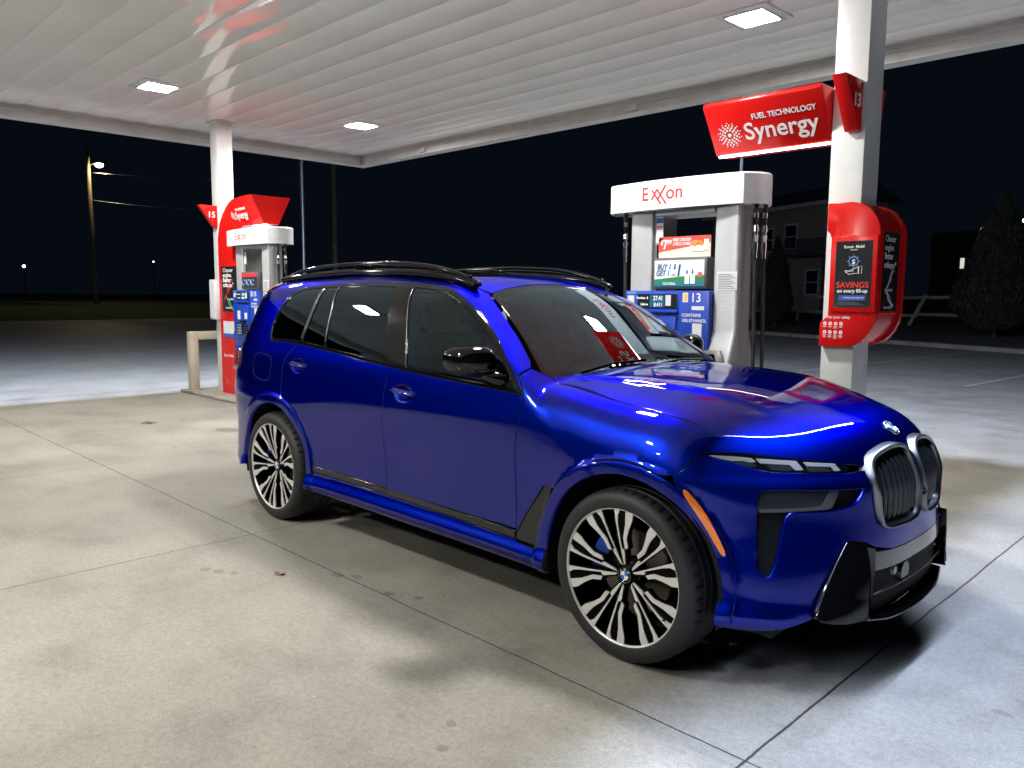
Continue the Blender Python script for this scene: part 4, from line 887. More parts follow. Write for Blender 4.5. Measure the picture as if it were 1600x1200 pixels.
# ------------------------------------------------------------------ the car
def paint_mat():
    m=mat('blue_pearl',(.0005,.0112,.285),.36,1.0,1.0,.5,coat_r=.0); m.node_tree.nodes['Principled BSDF'].inputs['Coat IOR'].default_value=1.42; m.node_tree.nodes['Principled BSDF'].inputs['Specular Tint'].default_value=(.02,.07,.60,1)
    return m
M['paint']=paint_mat()
M['satin']=mat('satin_silver',(.20,.203,.206),.30,1)
M['trimgrey']=mat('grey_gloss_trim',(.11,.112,.11),.16,.5,.5)
M['polish']=mat('polished_face',(.74,.73,.70),.34,.5)
M['rimblack']=mat('rim_black',(.0012,.0012,.0014),.45,0,0,.06)
M['cabin']=mat('cabin_dark',(.035,.036,.036),.7)
M['seat']=mat('seat_leather',(.014,.014,.015),.5)
M['dash']=mat('dash_grey',(.16,.165,.16),.6)
M['linershadeblk']=mat('liner_shade_black',(.006,.006,.006),.9)
M['amber']=mat('amber_lens',(.80,.20,.015),.2,coat=1); M['redlens']=mat('red_lens',(.09,.004,.004),.12,coat=1)
M['lamplens']=mat('smoked_lamp',(.016,.018,.019),.12,0,0); M['guide']=mat('light_guide_grey',(.20,.205,.21),.35,0,.4)
M['lampgrey']=mat('lamp_inner_grey',(.05,.053,.056),.3,0,.3); M['caliper']=mat('blue_caliper',(.02,.05,.30),.35,0,.5); M['disc']=painted('brake_disc',(.26,.23,.19),.4,.2,14,metal=.8)
M['meshblk']=mat('mesh_black',(.006,.006,.007),.6,spec=.1)
def glass_mat(name,tint,refl=1.0):
    m=bpy.data.materials.new(name); m.use_nodes=True; nt=m.node_tree; nt.nodes.clear()
    o=nt.nodes.new('ShaderNodeOutputMaterial'); mx=nt.nodes.new('ShaderNodeMixShader'); tr=nt.nodes.new('ShaderNodeBsdfTransparent'); gl=nt.nodes.new('ShaderNodeBsdfGlossy'); fr=nt.nodes.new('ShaderNodeFresnel')
    fr.inputs[0].default_value=1.5; tr.inputs[0].default_value=(*tint,1); gl.inputs['Roughness'].default_value=.008; gl.inputs[0].default_value=(.66,.86,.98,1)
    k=nt.nodes.new('ShaderNodeMath'); k.operation='MULTIPLY'; k.inputs[1].default_value=refl; k.use_clamp=True
    nt.links.new(fr.outputs[0],k.inputs[0]); nt.links.new(k.outputs[0],mx.inputs[0]); nt.links.new(tr.outputs[0],mx.inputs[1]); nt.links.new(gl.outputs[0],mx.inputs[2]); nt.links.new(mx.outputs[0],o.inputs[0]); return m
M['windshield']=glass_mat('windshield_glass',(.15,.19,.22),1.6)
M['sideglass']=glass_mat('door_glass',(.30,.31,.30),1.5)
M['privacy']=glass_mat('privacy_glass',(.035,.036,.036),1.5)
def _n(v): return v/np.maximum(np.linalg.norm(v,axis=-1,keepdims=True),1e-9)
class Proj:
    """2-D chart of the body surface: fwd maps rough 3-D points to chart, rays cast chart points back on F"""
    def __init__(s,kind,side=-1): s.k=kind; s.s=side
    def fwd(s,P):
        P=np.asarray(P,float); x,y,z=P[:,0],P[:,1],P[:,2]; a=np.abs(y)
        if s.k=='S': return np.stack([x,z],1)
        if s.k=='O': return np.stack([x,(z-a)/2**.5],1)
        if s.k=='T': return np.stack([x,y],1)
        if s.k=='H': return np.stack([(x-z)/2**.5,y],1)
        if s.k=='C': return np.stack([np.arctan2(y,x+.1)*.95,z],1)
        if s.k=='X': return np.stack([y,z],1)
        if s.k=='B': return np.stack([y,z],1)
    def rays(s,U):
        u,v=U[:,0],U[:,1]; o=np.zeros((len(U),3)); d=np.zeros((len(U),3)); r2=2**.5
        if s.k=='S': o[:]=np.stack([u,0*u+1.25*s.s,v],1); d[:]=(0,-s.s,0); return o,d,0,.75
        if s.k=='O': o[:]=np.stack([u,s.s*(3.4-r2*v)/2,(3.4+r2*v)/2],1); d[:]=(0,-s.s/r2,-1/r2); return o,d,0,1.6
        if s.k=='T': o[:]=np.stack([u,v,0*u+2.0],1); d[:]=(0,0,-1); return o,d,0,1.3
        if s.k=='H': o[:]=np.stack([(2.6+r2*u)/2,v,(2.6-r2*u)/2],1); d[:]=(-1/r2,0,-1/r2); return o,d,0,2.1
        if s.k=='C': ph=u/.95; o[:]=np.stack([-.1+1.5*np.cos(ph),1.5*np.sin(ph),v],1); d[:]=np.stack([-np.cos(ph),-np.sin(ph),0*u],1); return o,d,0,1.2
        if s.k=='X': o[:]=np.stack([0*u+1.3,u,v],1); d[:]=(-1,0,0); return o,d,0,1.2
        if s.k=='B': o[:]=np.stack([0*u-5.0,u,v],1); d[:]=(1,0,0); return o,d,0,1.6
def cr(pts,k=5,closed=False):
    """Catmull-Rom through 3-D points"""
    P=np.asarray(pts,float); n=len(P); out=[]
    for i in range(n if closed else n-1):
        if closed: p0,p1,p2,p3=P[i-1],P[i],P[(i+1)%n],P[(i+2)%n]
        else: p0,p1,p2,p3=P[max(i-1,0)],P[i],P[i+1],P[min(i+2,n-1)]
        for j in range(k):
            t=j/k; out.append(.5*((2*p1)+(-p0+p2)*t+(2*p0-5*p1+4*p2-p3)*t*t+(-p0+3*p1-3*p2+p3)*t**3))
    if not closed: out.append(P[-1])
    return [tuple(q) for q in out]
def resample(U,h,closed=True):
    U=np.asarray(U); out=[]; n=len(U)
    for i in range(n if closed else n-1):
        a,b=U[i],U[(i+1)%n]; L=np.linalg.norm(b-a); k=max(1,int(math.ceil(L/h)))
        for j in range(k): out.append(a+(b-a)*j/k)
    return np.array(out)
def clean(U,eps=.0015):
    out=[U[0]]
    for p in U[1:]:
        if np.linalg.norm(p-out[-1])>eps: out.append(p)
    if np.linalg.norm(out[-1]-out[0])<eps: out.pop()
    return np.array(out)
def area(U): x,y=U[:,0],U[:,1]; return .5*np.sum(x*np.roll(y,-1)-np.roll(x,-1)*y)
def inset(U,g):
    if area(U)<0: U=U[::-1]
    d=np.roll(U,-1,0)-U; d=_n(d); nrm=np.stack([-d[:,1],d[:,0]],1); pn=np.roll(nrm,1,0); b=_n(nrm+pn); c=np.clip((b*nrm).sum(1),.5,1)
    return U+b*(g/c)[:,None]
def inpoly(Q,U):
    x,y=Q[:,0],Q[:,1]; r=np.zeros(len(Q),bool); n=len(U)
    for i in range(n):
        x1,y1=U[i]; x2,y2=U[(i+1)%n]
        if y1==y2: continue
        c=((y1>y)!=(y2>y))&(x<(x2-x1)*(y-y1)/(y2-y1)+x1); r^=c
    return r
def dist_poly(Q,U):
    d=np.full(len(Q),9.)
    for i in range(len(U)):
        a=U[i]; b=U[(i+1)%len(U)]; ab=b-a; t=np.clip(((Q-a)@ab)/max(ab@ab,1e-12),0,1); d=np.minimum(d,np.linalg.norm(Q-(a+t[:,None]*ab),axis=1))
    return d
def chart_mesh(loops,h,fine=()):
    """triangulate outer loop minus holes; returns verts2d, tris, boundary index loops"""
    outer=loops[0]; lo,hi=outer.min(0),outer.max(0); pts=[]
    yy=np.arange(lo[1],hi[1]+h,h*.866)
    for j,y in enumerate(yy): xs=np.arange(lo[0]+(j%2)*h/2,hi[0]+h,h); pts.append(np.stack([xs,np.full_like(xs,y)],1))
    Q=np.concatenate(pts)
    for c,r,hf in fine:
        Q=Q[np.hypot(*(Q-c).T)>r]; g=np.arange(-r,r+hf,hf); gx,gy=np.meshgrid(g,g); q=np.stack([gx.ravel(),gy.ravel()],1); q=q[np.hypot(*q.T)<r-hf*.3]; Q=np.concatenate([Q,q+c])
    keep=inpoly(Q,outer)
    for hl in loops[1:]: keep&=~inpoly(Q,hl)
    Q=Q[keep]; dm=np.full(len(Q),9.)
    for l in loops: dm=np.minimum(dm,dist_poly(Q,l))
    mn=np.full(len(Q),h*.55)
    Q=Q[dm>mn]
    V=[]; E=[]; bl=[]
    for l in loops:
        s=len(V); n=len(l); V+=list(map(tuple,l)); E+=[(s+i,s+(i+1)%n) for i in range(n)]; bl.append(list(range(s,s+n)))
    V+=list(map(tuple,Q))
    r=geometry.delaunay_2d_cdt([Vector(v) for v in V],E,[],0,1e-7)
    nv=np.array([(v.x,v.y) for v in r[0]]); tri=[t for t in r[2]]
    mp={}
    for i,src in enumerate(r[3]):
        for s_ in src: mp[s_]=i
    tri=np.array(tri); c=nv[tri].mean(1); k=inpoly(c,outer)
    for hl in loops[1:]: k&=~inpoly(c,hl)
    return nv,tri[k],[[mp[i] for i in b] for b in bl]
def clothe(pr,U,off=0.0):
    o,d,t0,t1=pr.rays(U); P=hit(o,d,t0,t1,100); bad=np.isnan(P[:,0])
    if bad.any():
        good=np.where(~bad)[0]
        for i in np.where(bad)[0]:
            j=good[np.argmin(((U[good]-U[i])**2).sum(1))]; P[i]=P[j]
        print('   missed rays',bad.sum(),'of',len(U),pr.k)
    N=gradF(P); return P+N*off,N
def panel(name,m,parent,poly,kind,side=-1,h=.024,gap=.0045,depth=.016,off=0.,holes=(),fine=(),hole_gap=None,bump=None,rnd=.0018,wall=False,tilt=0):
    """one body panel: clothed chart polygon with rolled, returned edges and normals taken from the surface itself"""
    pr=Proj(kind,side); sgn=lambda L:[(p[0],p[1]*(side if kind in 'SO' else 1),p[2]) for p in L]
    outer=clean(pr.fwd(sgn(poly))); outer=resample(outer,h*.8); outer=inset(outer,gap)
    loops=[outer]
    for hl in holes:
        q=clean(pr.fwd(sgn(hl))); q=resample(q,h*.8); q=inset(q,-(gap if hole_gap is None else hole_gap)); loops.append(q)
    fc=[(pr.fwd(sgn([c]))[0],r,hf) for c,r,hf in fine]
    U,T,B=chart_mesh(loops,h,fc); P,N=clothe(pr,U,off)
    if bump is not None: P=P+N*bump(P)[:,None]
    if tilt: N=_n(N+np.array([0,0,tilt]))
    n0=np.cross(P[T[:,1]]-P[T[:,0]],P[T[:,2]]-P[T[:,0]]); flip=(n0*N[T].mean(1)).sum(1)<0; T=T.copy(); T[flip]=T[flip][:,::-1]
    V=[P]; NN=[N]; faces=[tuple(t) for t in T]; base=len(P); dark=[]
    if depth:
        for li,b in enumerate(B):
            n=len(b); Q=P[b]; Nb=N[b]; tn=_n(np.roll(Q,-1,0)-np.roll(Q,1,0)); out=_n(np.cross(tn,Nb))
            cen=outer.mean(0)
            # outward test in chart space via triangle interior: move slightly and compare
            A=area(loops[li]); 
            e=U[b]; mid=(P[b]+out*.004); test=pr.fwd(mid); ins=inpoly(test,outer)
            for hl in loops[1:]: ins&=~inpoly(test,hl)
            if ins.mean()>.5: out=-out
            r1=Q+out*rnd-Nb*rnd*1.0; r2=Q+out*rnd-Nb*depth
            s=base; V+=[r1,r2]; NN+=[_n(Nb+out),out]; base+=2*n
            for i in range(n):
                j=(i+1)%n
                for k_,q in enumerate(((b[i],b[j],s+j,s+i),(s+i,s+j,s+n+j,s+n+i))):
                    if k_ and not wall: dark.append(len(faces))
                    faces.append(q)
    V=np.concatenate(V); NN=np.concatenate(NN)
    me=bpy.data.meshes.new(name); me.from_pydata(V.tolist(),[],[list(map(int,f)) for f in faces]); me.update()
    # orient flange faces by stored normals
    bm=bmesh.new(); bm.from_mesh(me); bm.verts.ensure_lookup_table()
    for f in bm.faces:
        a=np.mean([NN[v.index] for v in f.verts],0)
        if f.normal.dot(Vector(a))<0: f.normal_flip()
    bm.to_mesh(me); bm.free()
    me.polygons.foreach_set('use_smooth',[True]*len(me.polygons)); me.normals_split_custom_set_from_vertices([tuple(v) for v in NN])
    me.materials.append(m)
    if dark and m.name=='blue_pearl':
        me.materials.append(M['linershadeblk'])  # edge walls of painted panels coloured black, as painted-in shade for the shutlines
        for i_ in dark: me.polygons[i_].material_index=1
    o=bpy.data.objects.new(name,me); S.collection.objects.link(o)
    if parent: o.parent=parent
    return o
def clip(U,p,q):   # keep the part of polygon U left of line p->q (2-D)
    p,q=np.array(p),np.array(q); d=q-p; f=lambda r:d[0]*(r[1]-p[1])-d[1]*(r[0]-p[0]); out=[]
    for i in range(len(U)):
        a,b=U[i],U[(i+1)%len(U)]; fa,fb=f(a),f(b)
        if fa>=0: out.append(a)
        if (fa>=0)!=(fb>=0): out.append(a+(b-a)*fa/(fa-fb))
    return np.array(out)
def arc(cx,cz,r,a0,a1,n=24,a=.97): return [(cx+r*math.cos(R(a0+(a1-a0)*i/n)),a,cz+r*math.sin(R(a0+(a1-a0)*i/n))) for i in range(n+1)]
X=lambda *L:[(p[0],.95,p[1]) for p in L]
RI,RO=.458,.515
car=thing('suv',(0,0,0),'shiny deep blue luxury SUV with black roof rails and big two-tone wheels','car')
HANDLES=[(-1.60,1.050),(-2.80,1.128)]
_sw0=side_w
def side_w(x,z):
    w=_sw0(x,z)
    for hx,hz in HANDLES:
        e=((x-hx)/.095)**2+((z-hz+.004)/.052)**2; w=w-.020*sst((1-e)/.9)
    return w
FT=FEAT
dlo=[(-3.219,1.275),(-2.88,1.272),(-2.547,1.250),(-1.999,1.206),(-1.636,1.179),(-1.238,1.156),(-.907,1.141),(-.648,1.128),(-.80,1.262),(-.976,1.405),(-1.199,1.542),(-1.408,1.628),(-1.6,1.663),(-1.889,1.677),(-2.322,1.681),(-2.817,1.672),(-3.045,1.652),(-3.165,1.586),(-3.259,1.470),(-3.285,1.36)]
def S3(L,a=.92): return [(x,a,z) for x,z in L]
bot=cr(S3(dlo[0:8]),6); fr=cr(S3(dlo[7:16]),6); re=cr(S3(dlo[15:20]+[(-3.262,1.295),dlo[0]]),6)
DLO=bot+fr[1:]+re[1:-1]
dl2=clean(np.array([(p[0],p[2]) for p in DLO])); dl2=resample(dl2,.02); dl2=dl2 if area(dl2)>0 else dl2[::-1]
glassarea=inset(dl2,.017)
La=((-1.600,1.17),(-1.780,1.66)); Lb=((-1.836,1.225),(-1.944,1.655)); Lc=((-2.512,1.23),(-2.578,1.67)); Ld=((-2.835,1.24),(-2.742,1.66))
def sh(Lx,d): return ((Lx[0][0]+d,Lx[0][1]),(Lx[1][0]+d,Lx[1][1]))
def between(U,Lr,Ll,g=.006):   # right line, left line (lines point up)
    if Lr is not None: a,b=sh(Lr,-g); U=clip(U,a,b)
    if Ll is not None: a,b=sh(Ll,g); U=clip(U,b,a)
    return U
panes=[between(glassarea,None,La),between(glassarea,Lb,Lc),between(glassarea,Lc,Ld),between(glassarea,Ld,None)]
for s in (-1,1):
    P_=lambda *a,**k: panel(*a,side=s,**k)
    def on_side(p):  # true (x,a,z) on the body from side view
        q=hit(np.array([[p[0],1.25*s,p[2]]]),np.array([[0,-s,0]]),0,.75,90)[0]; return (q[0],abs(q[1]),q[2])
    # --- shutlines
    Fg=FT['Fgap']; Bg=[(-1.742,.917,1.195)]+FT['Bgap'][2:4]+[(-1.772,.949,.458)]; Rg=[(-2.862,.898,1.266)]+FT['Rgap'][1:]
    Fl=cr([(-.645,.929,1.120),(-.640,.947,1.067),(-.660,.957,.992),(-.672,.962,.90),(-.680,.944,.633),(-.672,.956,.452)],6)
    Bl=cr(Bg,6)
    ang=math.degrees(math.atan2(.873-ZW,.234)); ang2=math.degrees(math.atan2(.725-ZW,-.423))
    moF=arc(0,ZW,RO,math.degrees(math.asin((.873-ZW)/RO)),ang2,24)
    hs=[(-.645,.748,1.205),(-.606,.744,1.18),(-.461,.748,1.15),(-.196,.79,1.126),(.104,.81,1.097),(.24,.795,1.07),(.327,.80,1.04)]
    # fender
    fend=[(-.645,.93,1.128),(-.69,.91,1.175),(-.72,.891,1.217)]+[(-.718,.86,1.228),(-.725,.805,1.245)]+cr([(-.677,.772,1.222)]+hs+[(.325,.880,.978)],5)+cr([(.323,.885,.966),(.28,.934,.924),(.234,.964,.873)],4)+moF+[(-.482,.96,.704)]+cr([(-.482,.96,.704),(-.599,.947,.552),(-.668,.955,.43)],4)+Fl[::-1][1:]
    i0=len([0]); fend=[(on_side(q) if (q[2]<.88 or (q[0]<-.5 and q[2]<1.13)) else q) for q in fend]
    P_('front_fender',M['paint'],car,fend,'O')
    P_('side_vent_trim',M['gblack'],car,[(-.482,.96,.704),(-.423,.966,.725)]+cr([(-.430,.966,.70),(-.473,.963,.581),(-.503,.97,.465),(-.51,.975,.385)],4)+[(-.664,.957,.385),(-.668,.95,.43),(-.599,.947,.552)],'S',h=.02)
    # doors
    topF=[p for p in bot if -1.742<p[0]<-.646][::-1]
    fd=P_('front_door',M['paint'],car,Fl+[(-1.772,.949,.452)]+Bl[::-1]+[(p[0],p[1],p[2]-.001) for p in topF[::-1]],'S',fine=[((HANDLES[0][0],.95,HANDLES[0][1]),.11,.008)])
    topR=[p for p in bot if -2.86<p[0]<-1.744]
    rearc=arc(-3.105,ZW,RO,math.degrees(math.acos((-2.976+3.105)/RO)),math.degrees(math.asin((.462-ZW)/RO)),16)
    rd=P_('rear_door',M['paint'],car,Bl+rearc[::-1][0:0]+[(-1.772,.949,.462)]+[(-2.2,.95,.466)]+rearc[::-1]+cr(Rg,6)[::-1]+[(p[0],p[1],p[2]-.001) for p in topR],'S',fine=[((HANDLES[1][0],.95,HANDLES[1][1]),.11,.008)])
    for (hx,hz),d in zip(HANDLES,(fd,rd)):
        o_=np.array([[hx,1.3*s,hz]]); pp=hit(o_,np.array([[0,-s,0]]),0,.8,200,lambda q:F(q)) ; yb=abs(pp[0,1])+.020
        bm_=MB(); pts=[]; rad=[]
        for i in range(15):
            t_=-1+2*i/14; pts.append((hx+.118*t_,s*(yb+.010-.020*abs(t_)**3),hz+.006+.006*-t_)); rad.append(.0155*(1-abs(t_)**5)**.5+.0015)
        bm_.tube(pts,rad,14); bm_.build('door_handle',M['paint'],d,smooth=True)
        bm_=MB(); bm_.tube([(hx-.10,s*(yb+.022),hz+.012),(hx,s*(yb+.0255),hz+.006),(hx+.10,s*(yb+.022),hz)],.0022,6); bm_.build('handle_trim',M['chrome'],d,smooth=True)
    # lower black trims, sills
    P_('door_trim',M['gblack'],car,[(-1.777,.95,.462),(-.676,.95,.446),(-.672,.95,.403),(-1.777,.95,.423)],'S',h=.02,off=.003)
    P_('door_trim',M['gblack'],car,[(-2.590,.95,.470),(-1.782,.95,.462),(-1.782,.95,.423),(-2.586,.95,.430)],'S',h=.02,off=.003)
    P_('side_sill',M['paint'],car,[(-2.583,.95,.428),(-1.78,.95,.421),(-.668,.95,.401),(-.508,.95,.385),(-.452,.95,.40),(-.441,.95,.285),(-1.221,.94,.285),(-2.60,.96,.29)],'S',h=.02,depth=.05)
    # wheel-arch mouldings
    P_('wheel_arch_trim',M['paint'],car,arc(0,ZW,RO,-11,191,44)+arc(0,ZW,RI,193,-12,44),'S',h=.02,depth=.05,gap=.0018,wall=True)
    P_('wheel_arch_trim',M['paint'],car,arc(-3.105,ZW,RO,-9,187,44)+arc(-3.105,ZW,RI,187,-10,44),'S',h=.02,depth=.05,gap=.0018,wall=True)
    # side frame: A-pillar, cant rail, D-pillar and rear quarter in one pressing
    rq_arc=arc(-3.105,ZW,RO,math.degrees(math.acos((-2.976+3.105)/RO)),176,20)
    top=[(-3.95,.52,1.66),(-3.6,.575,1.72),(-3.2,.60,1.745),(-2.5,.60,1.757),(-2.0,.60,1.745),(-1.6,.59,1.712),(-1.38,.585,1.665),(-1.289,.575,1.627),(-1.10,.625,1.497),(-.90,.690,1.362),(-.76,.755,1.265)]
    frm=[(-.652,.93,1.128),(-.692,.91,1.175),(-.722,.891,1.217)]
    frame_poly=[(-.722,.891,1.217),(-.697,.905,1.182),(-.655,.926,1.134)]+[(p[0],{True:.8,False:.8}[True],p[2]) for p in []]
    frame_poly=[(-.725,.803,1.246),(-.722,.891,1.219),(-.690,.908,1.178)]+[on_side(p) for p in fr[1:]]+[on_side(p) for p in re[1:]]+[on_side(p) for p in bot[1:] if p[0]<-2.862]+[on_side((q[0],0,q[2])) for q in cr(Rg,6)[1:]]+[on_side((q[0],0,q[2])) for q in rq_arc]+[on_side(q) for q in [(-3.62,0,.335),(-3.78,0,.36),(-3.95,0,.43),(-4.02,0,.7),(-4.02,0,1.0),(-4.0,0,1.2),(-3.93,0,1.4),(-3.86,0,1.52)]]+top[0:]
    panel('rear_quarter',M['paint'],car,frame_poly,'O',side=s,h=.026,depth=.014)
    panel('tail_lamp',M['redlens'],car,[on_side(q) for q in [(-3.74,0,1.12),(-3.83,0,1.175),(-4.03,0,1.18),(-4.05,0,1.04),(-3.88,0,1.02),(-3.78,0,1.06)]],'S',side=s,h=.02,off=.024,depth=.03,rnd=.006)
    panel('quarter_spoiler',M['gblack'],car,[on_side(q) for q in [(-3.40,0,1.705),(-3.56,0,1.62),(-3.645,0,1.50),(-3.72,0,1.36),(-3.80,0,1.21),(-3.99,0,1.20),(-3.93,0,1.4),(-3.86,0,1.53),(-3.76,0,1.62),(-3.56,0,1.70)]],'S',side=s,h=.02,off=.006,depth=.012)
    panel('fuel_door' if s<0 else 'quarter_badge_panel',M['paint'],car,cr([(-3.43,.93,1.06),(-3.43,.93,1.14),(-3.38,.93,1.18),(-3.22,.93,1.17),(-3.17,.93,1.13),(-3.17,.93,1.03),(-3.22,.93,.99),(-3.38,.93,1.01)],3,True),'S',side=s,h=.02,off=.0012,depth=.004) if s<0 else None
    fdp=[on_side(q) for q in cr([(-3.43,.93,1.06),(-3.43,.93,1.14),(-3.38,.93,1.18),(-3.22,.93,1.17),(-3.17,.93,1.13),(-3.17,.93,1.03),(-3.22,.93,.99),(-3.38,.93,1.01)],4,True)]
    if s<0: b=MB(); b.tube([(q[0],s*(q[1]+.0005),q[2]) for q in fdp],.0024,6,True); b.build('fuel_door_gap_shade',M['linershadeblk'],car)  # black bead laid on the surface, drawn in place of shade in a gap
    # window surround and panes
    wt=P_('window_surround',M['gblack'],car,[(q[0],.9,q[1]) for q in dl2],'S',h=.022,off=.0005,gap=.001,depth=.012,holes=[[(q[0],.9,q[1]) for q in pn] for pn in panes],hole_gap=0.0)
    for pn,mm_,nm in zip(panes,(M['sideglass'],M['privacy'],M['privacy'],M['privacy']),('front_window','rear_window','rear_window','quarter_window')):
        P_(nm,mm_,car,[(q[0],.9,q[1]) for q in pn],'S',h=.03,off=-.0045,gap=-.003,depth=0)
    for Lx,dx in ((La,.0),(Lc,0),(Ld,.004),(Ld,-.016)):
        b=MB(); pts=[]
        for t_ in np.linspace(.05,.97,9):
            x_=Lx[0][0]+(Lx[1][0]-Lx[0][0])*t_+dx; z_=Lx[0][1]+(Lx[1][1]-Lx[0][1])*t_
            if not inpoly(np.array([[x_,z_]]),inset(dl2,.012))[0]: continue
            q=on_side((x_,0,z_)); pts.append((q[0],s*(q[1]+.001),q[2]))
        b.tube(pts,.0036,8); b.build('window_divider',M['satin'],car,smooth=True)
    # mirror
    mi=thing('door_mirror'); mi.parent=car; 
    cx_,cy_,cz_=-.925,1.012,1.277
    b=MB(); rows=[]; nu,nv=28,20
    def sp(w,e): return math.copysign(abs(w)**e,w)
    for i in range(nu+1):
        u=-math.pi/2+math.pi*i/nu; row=[]
        for j in range(nv*2):
            v=2*math.pi*j/(nv*2); cu=sp(math.cos(u),.62)
            yy=.100*sp(math.sin(u),.75); x_=.105*cu*sp(math.cos(v),.8); z_=.080*cu*sp(math.sin(v),.72)
            if x_<-.055: x_=-.055-(abs(x_)-.055)*.06
            z_*=1-.16*(yy/.10)*(1 if z_<0 else .25); x_+=-.085*max(0,(yy+.10)/.20)**1.3
            row.append((cx_+x_,s*(cy_+yy),cz_+z_))
        row.append(row[0]); rows.append(row)
    b.grid(rows); bmesh.ops.remove_doubles(b.bm,verts=b.bm.verts,dist=1e-5); bmesh.ops.recalc_face_normals(b.bm,faces=b.bm.faces); b.build('mirror_cap',M['gblack'],mi,smooth=True)
    b=MB(); b.tube([(-.80,s*.90,1.175),(-.825,s*.925,1.190),(-.87,s*.95,1.203),(-.91,s*.975,1.216)],[.034,.036,.030,.022],14); b.build('mirror_arm',M['gblack'],mi,smooth=True)
    b=MB(); b.tube([(-.835,s*.94,1.238),(-.858,s*1.0,1.233),(-.895,s*1.06,1.236),(-.945,s*1.10,1.248)],.004,6); b.build('indicator_strip',M['satin'],mi,smooth=True)
    # roof rail
    rl=[(-1.33,.600,1.672),(-1.43,.602,1.708),(-1.55,.606,1.744),(-1.72,.610,1.776),(-1.95,.612,1.800),(-2.3,.613,1.814),(-2.7,.612,1.813),(-3.05,.608,1.799),(-3.30,.600,1.776),(-3.48,.590,1.744),(-3.56,.585,1.718)]
    rl=cr(rl,5); b=MB(); b.tube([(x_,s*a_,z_) for x_,a_,z_ in rl],.0145,12); b.build('roof_rail',M['gblack'],car,smooth=True)
    b=MB(); pts=[]
    for x_ in np.linspace(-1.36,-3.56,30):
        q=hit(np.array([[x_,s*.606,2.0]]),np.array([[0,0,-1.]]),0,.6,60)[0]; pts.append((x_,q[1],q[2]+.006))
    b.tube([(x_,y_,z_+.017) for x_,y_,z_ in pts],.024,10)
    for xf in (-1.50,-2.45,-3.40):
        i=int(np.argmin([abs(r_[0]-xf) for r_ in rl])); q=rl[i]; b.box((q[0],s*q[1],q[2]-.028),(.20,.020,.05),.008)
    b.build('rail_base',M['gblack'],car,auto=50)
# --- hood, bumper, roof, glass (full width)
mir=lambda L:[(x,-a,z) for x,a,z in L]+[(x,a,z) for x,a,z in L[::-1]]
hline=cr([(-.645,.748,1.205)]+[(-.606,.744,1.18),(-.461,.748,1.15),(-.196,.79,1.126),(.104,.81,1.097),(.24,.795,1.07),(.327,.80,1.04)]+[(.325,.880,.978)],5)
hrear=[(-.665+.13*(1-(a/.778)**2)+.012,a,1.21) for a in np.linspace(0,.74,16)]
hfront=cr([(.45,.776,.978),(.52,.722,.971),(.616,.637,.96),(.713,.525,.946),(.743,.483,.936)],4)+cr([(.78,.405,.928),(.795,.372,.93),(.80,.33,.95),(.795,.25,.968),(.805,.12,.972),(.83,.045,.955),(.838,.0,.950)],4)
hood=panel('hood',M['paint'],car,mir(hrear[1:]+hline+hfront),'H',h=.024)
HLtop=[(.325,.880,.976)]+cr([(.35,.857,.98),(.45,.776,.978),(.52,.722,.971),(.616,.637,.96),(.713,.525,.946),(.743,.483,.936)],4)
HLbot=cr([(.756,.498,.903),(.71,.575,.906),(.625,.68,.911),(.551,.75,.914),(.468,.805,.935),(.38,.856,.957),(.330,.885,.968)],4)
arcf=[(.234,.964,.873)]+[(RO*math.cos(R(t_)),.93,ZW+RO*math.sin(R(t_))) for t_ in np.linspace(60,-10,14)]
def Cfix(L):   # arch edge follows the side view: find |y| on the body for (x,z)
    out=[]
    for x_,a_,z_ in L:
        q=hit(np.array([[x_,-1.25,z_]]),np.array([[0,1.,0]]),0,.75,90)[0]; out.append((x_,abs(q[1]),z_))
    return out
arcf=Cfix(arcf)
blower=[(.497,.915,.285),(.545,.863,.272),(.655,.791,.300),(.737,.70,.340)]
wingo=[(.75,.678,.421),(.775,.618,.531),(.798,.533,.637),(.838,.44,.618),(.852,.385,.590)]
bcen=[(.879,.264,.562),(.888,.15,.558),(.891,0,.557)]
bkid=cr([(.795,.385,.905),(.805,.396,.86),(.82,.398,.80),(.84,.378,.71),(.85,.33,.668),(.87,.19,.655),(.885,.07,.668),(.89,.03,.70),(.89,.0,.72)],4)
half=[(.756,.50,.90)]+HLbot[1:]+arcf+blower+wingo+bcen
bump_poly=mir(half[::-1]+[(.78,.42,.905)]+bkid)
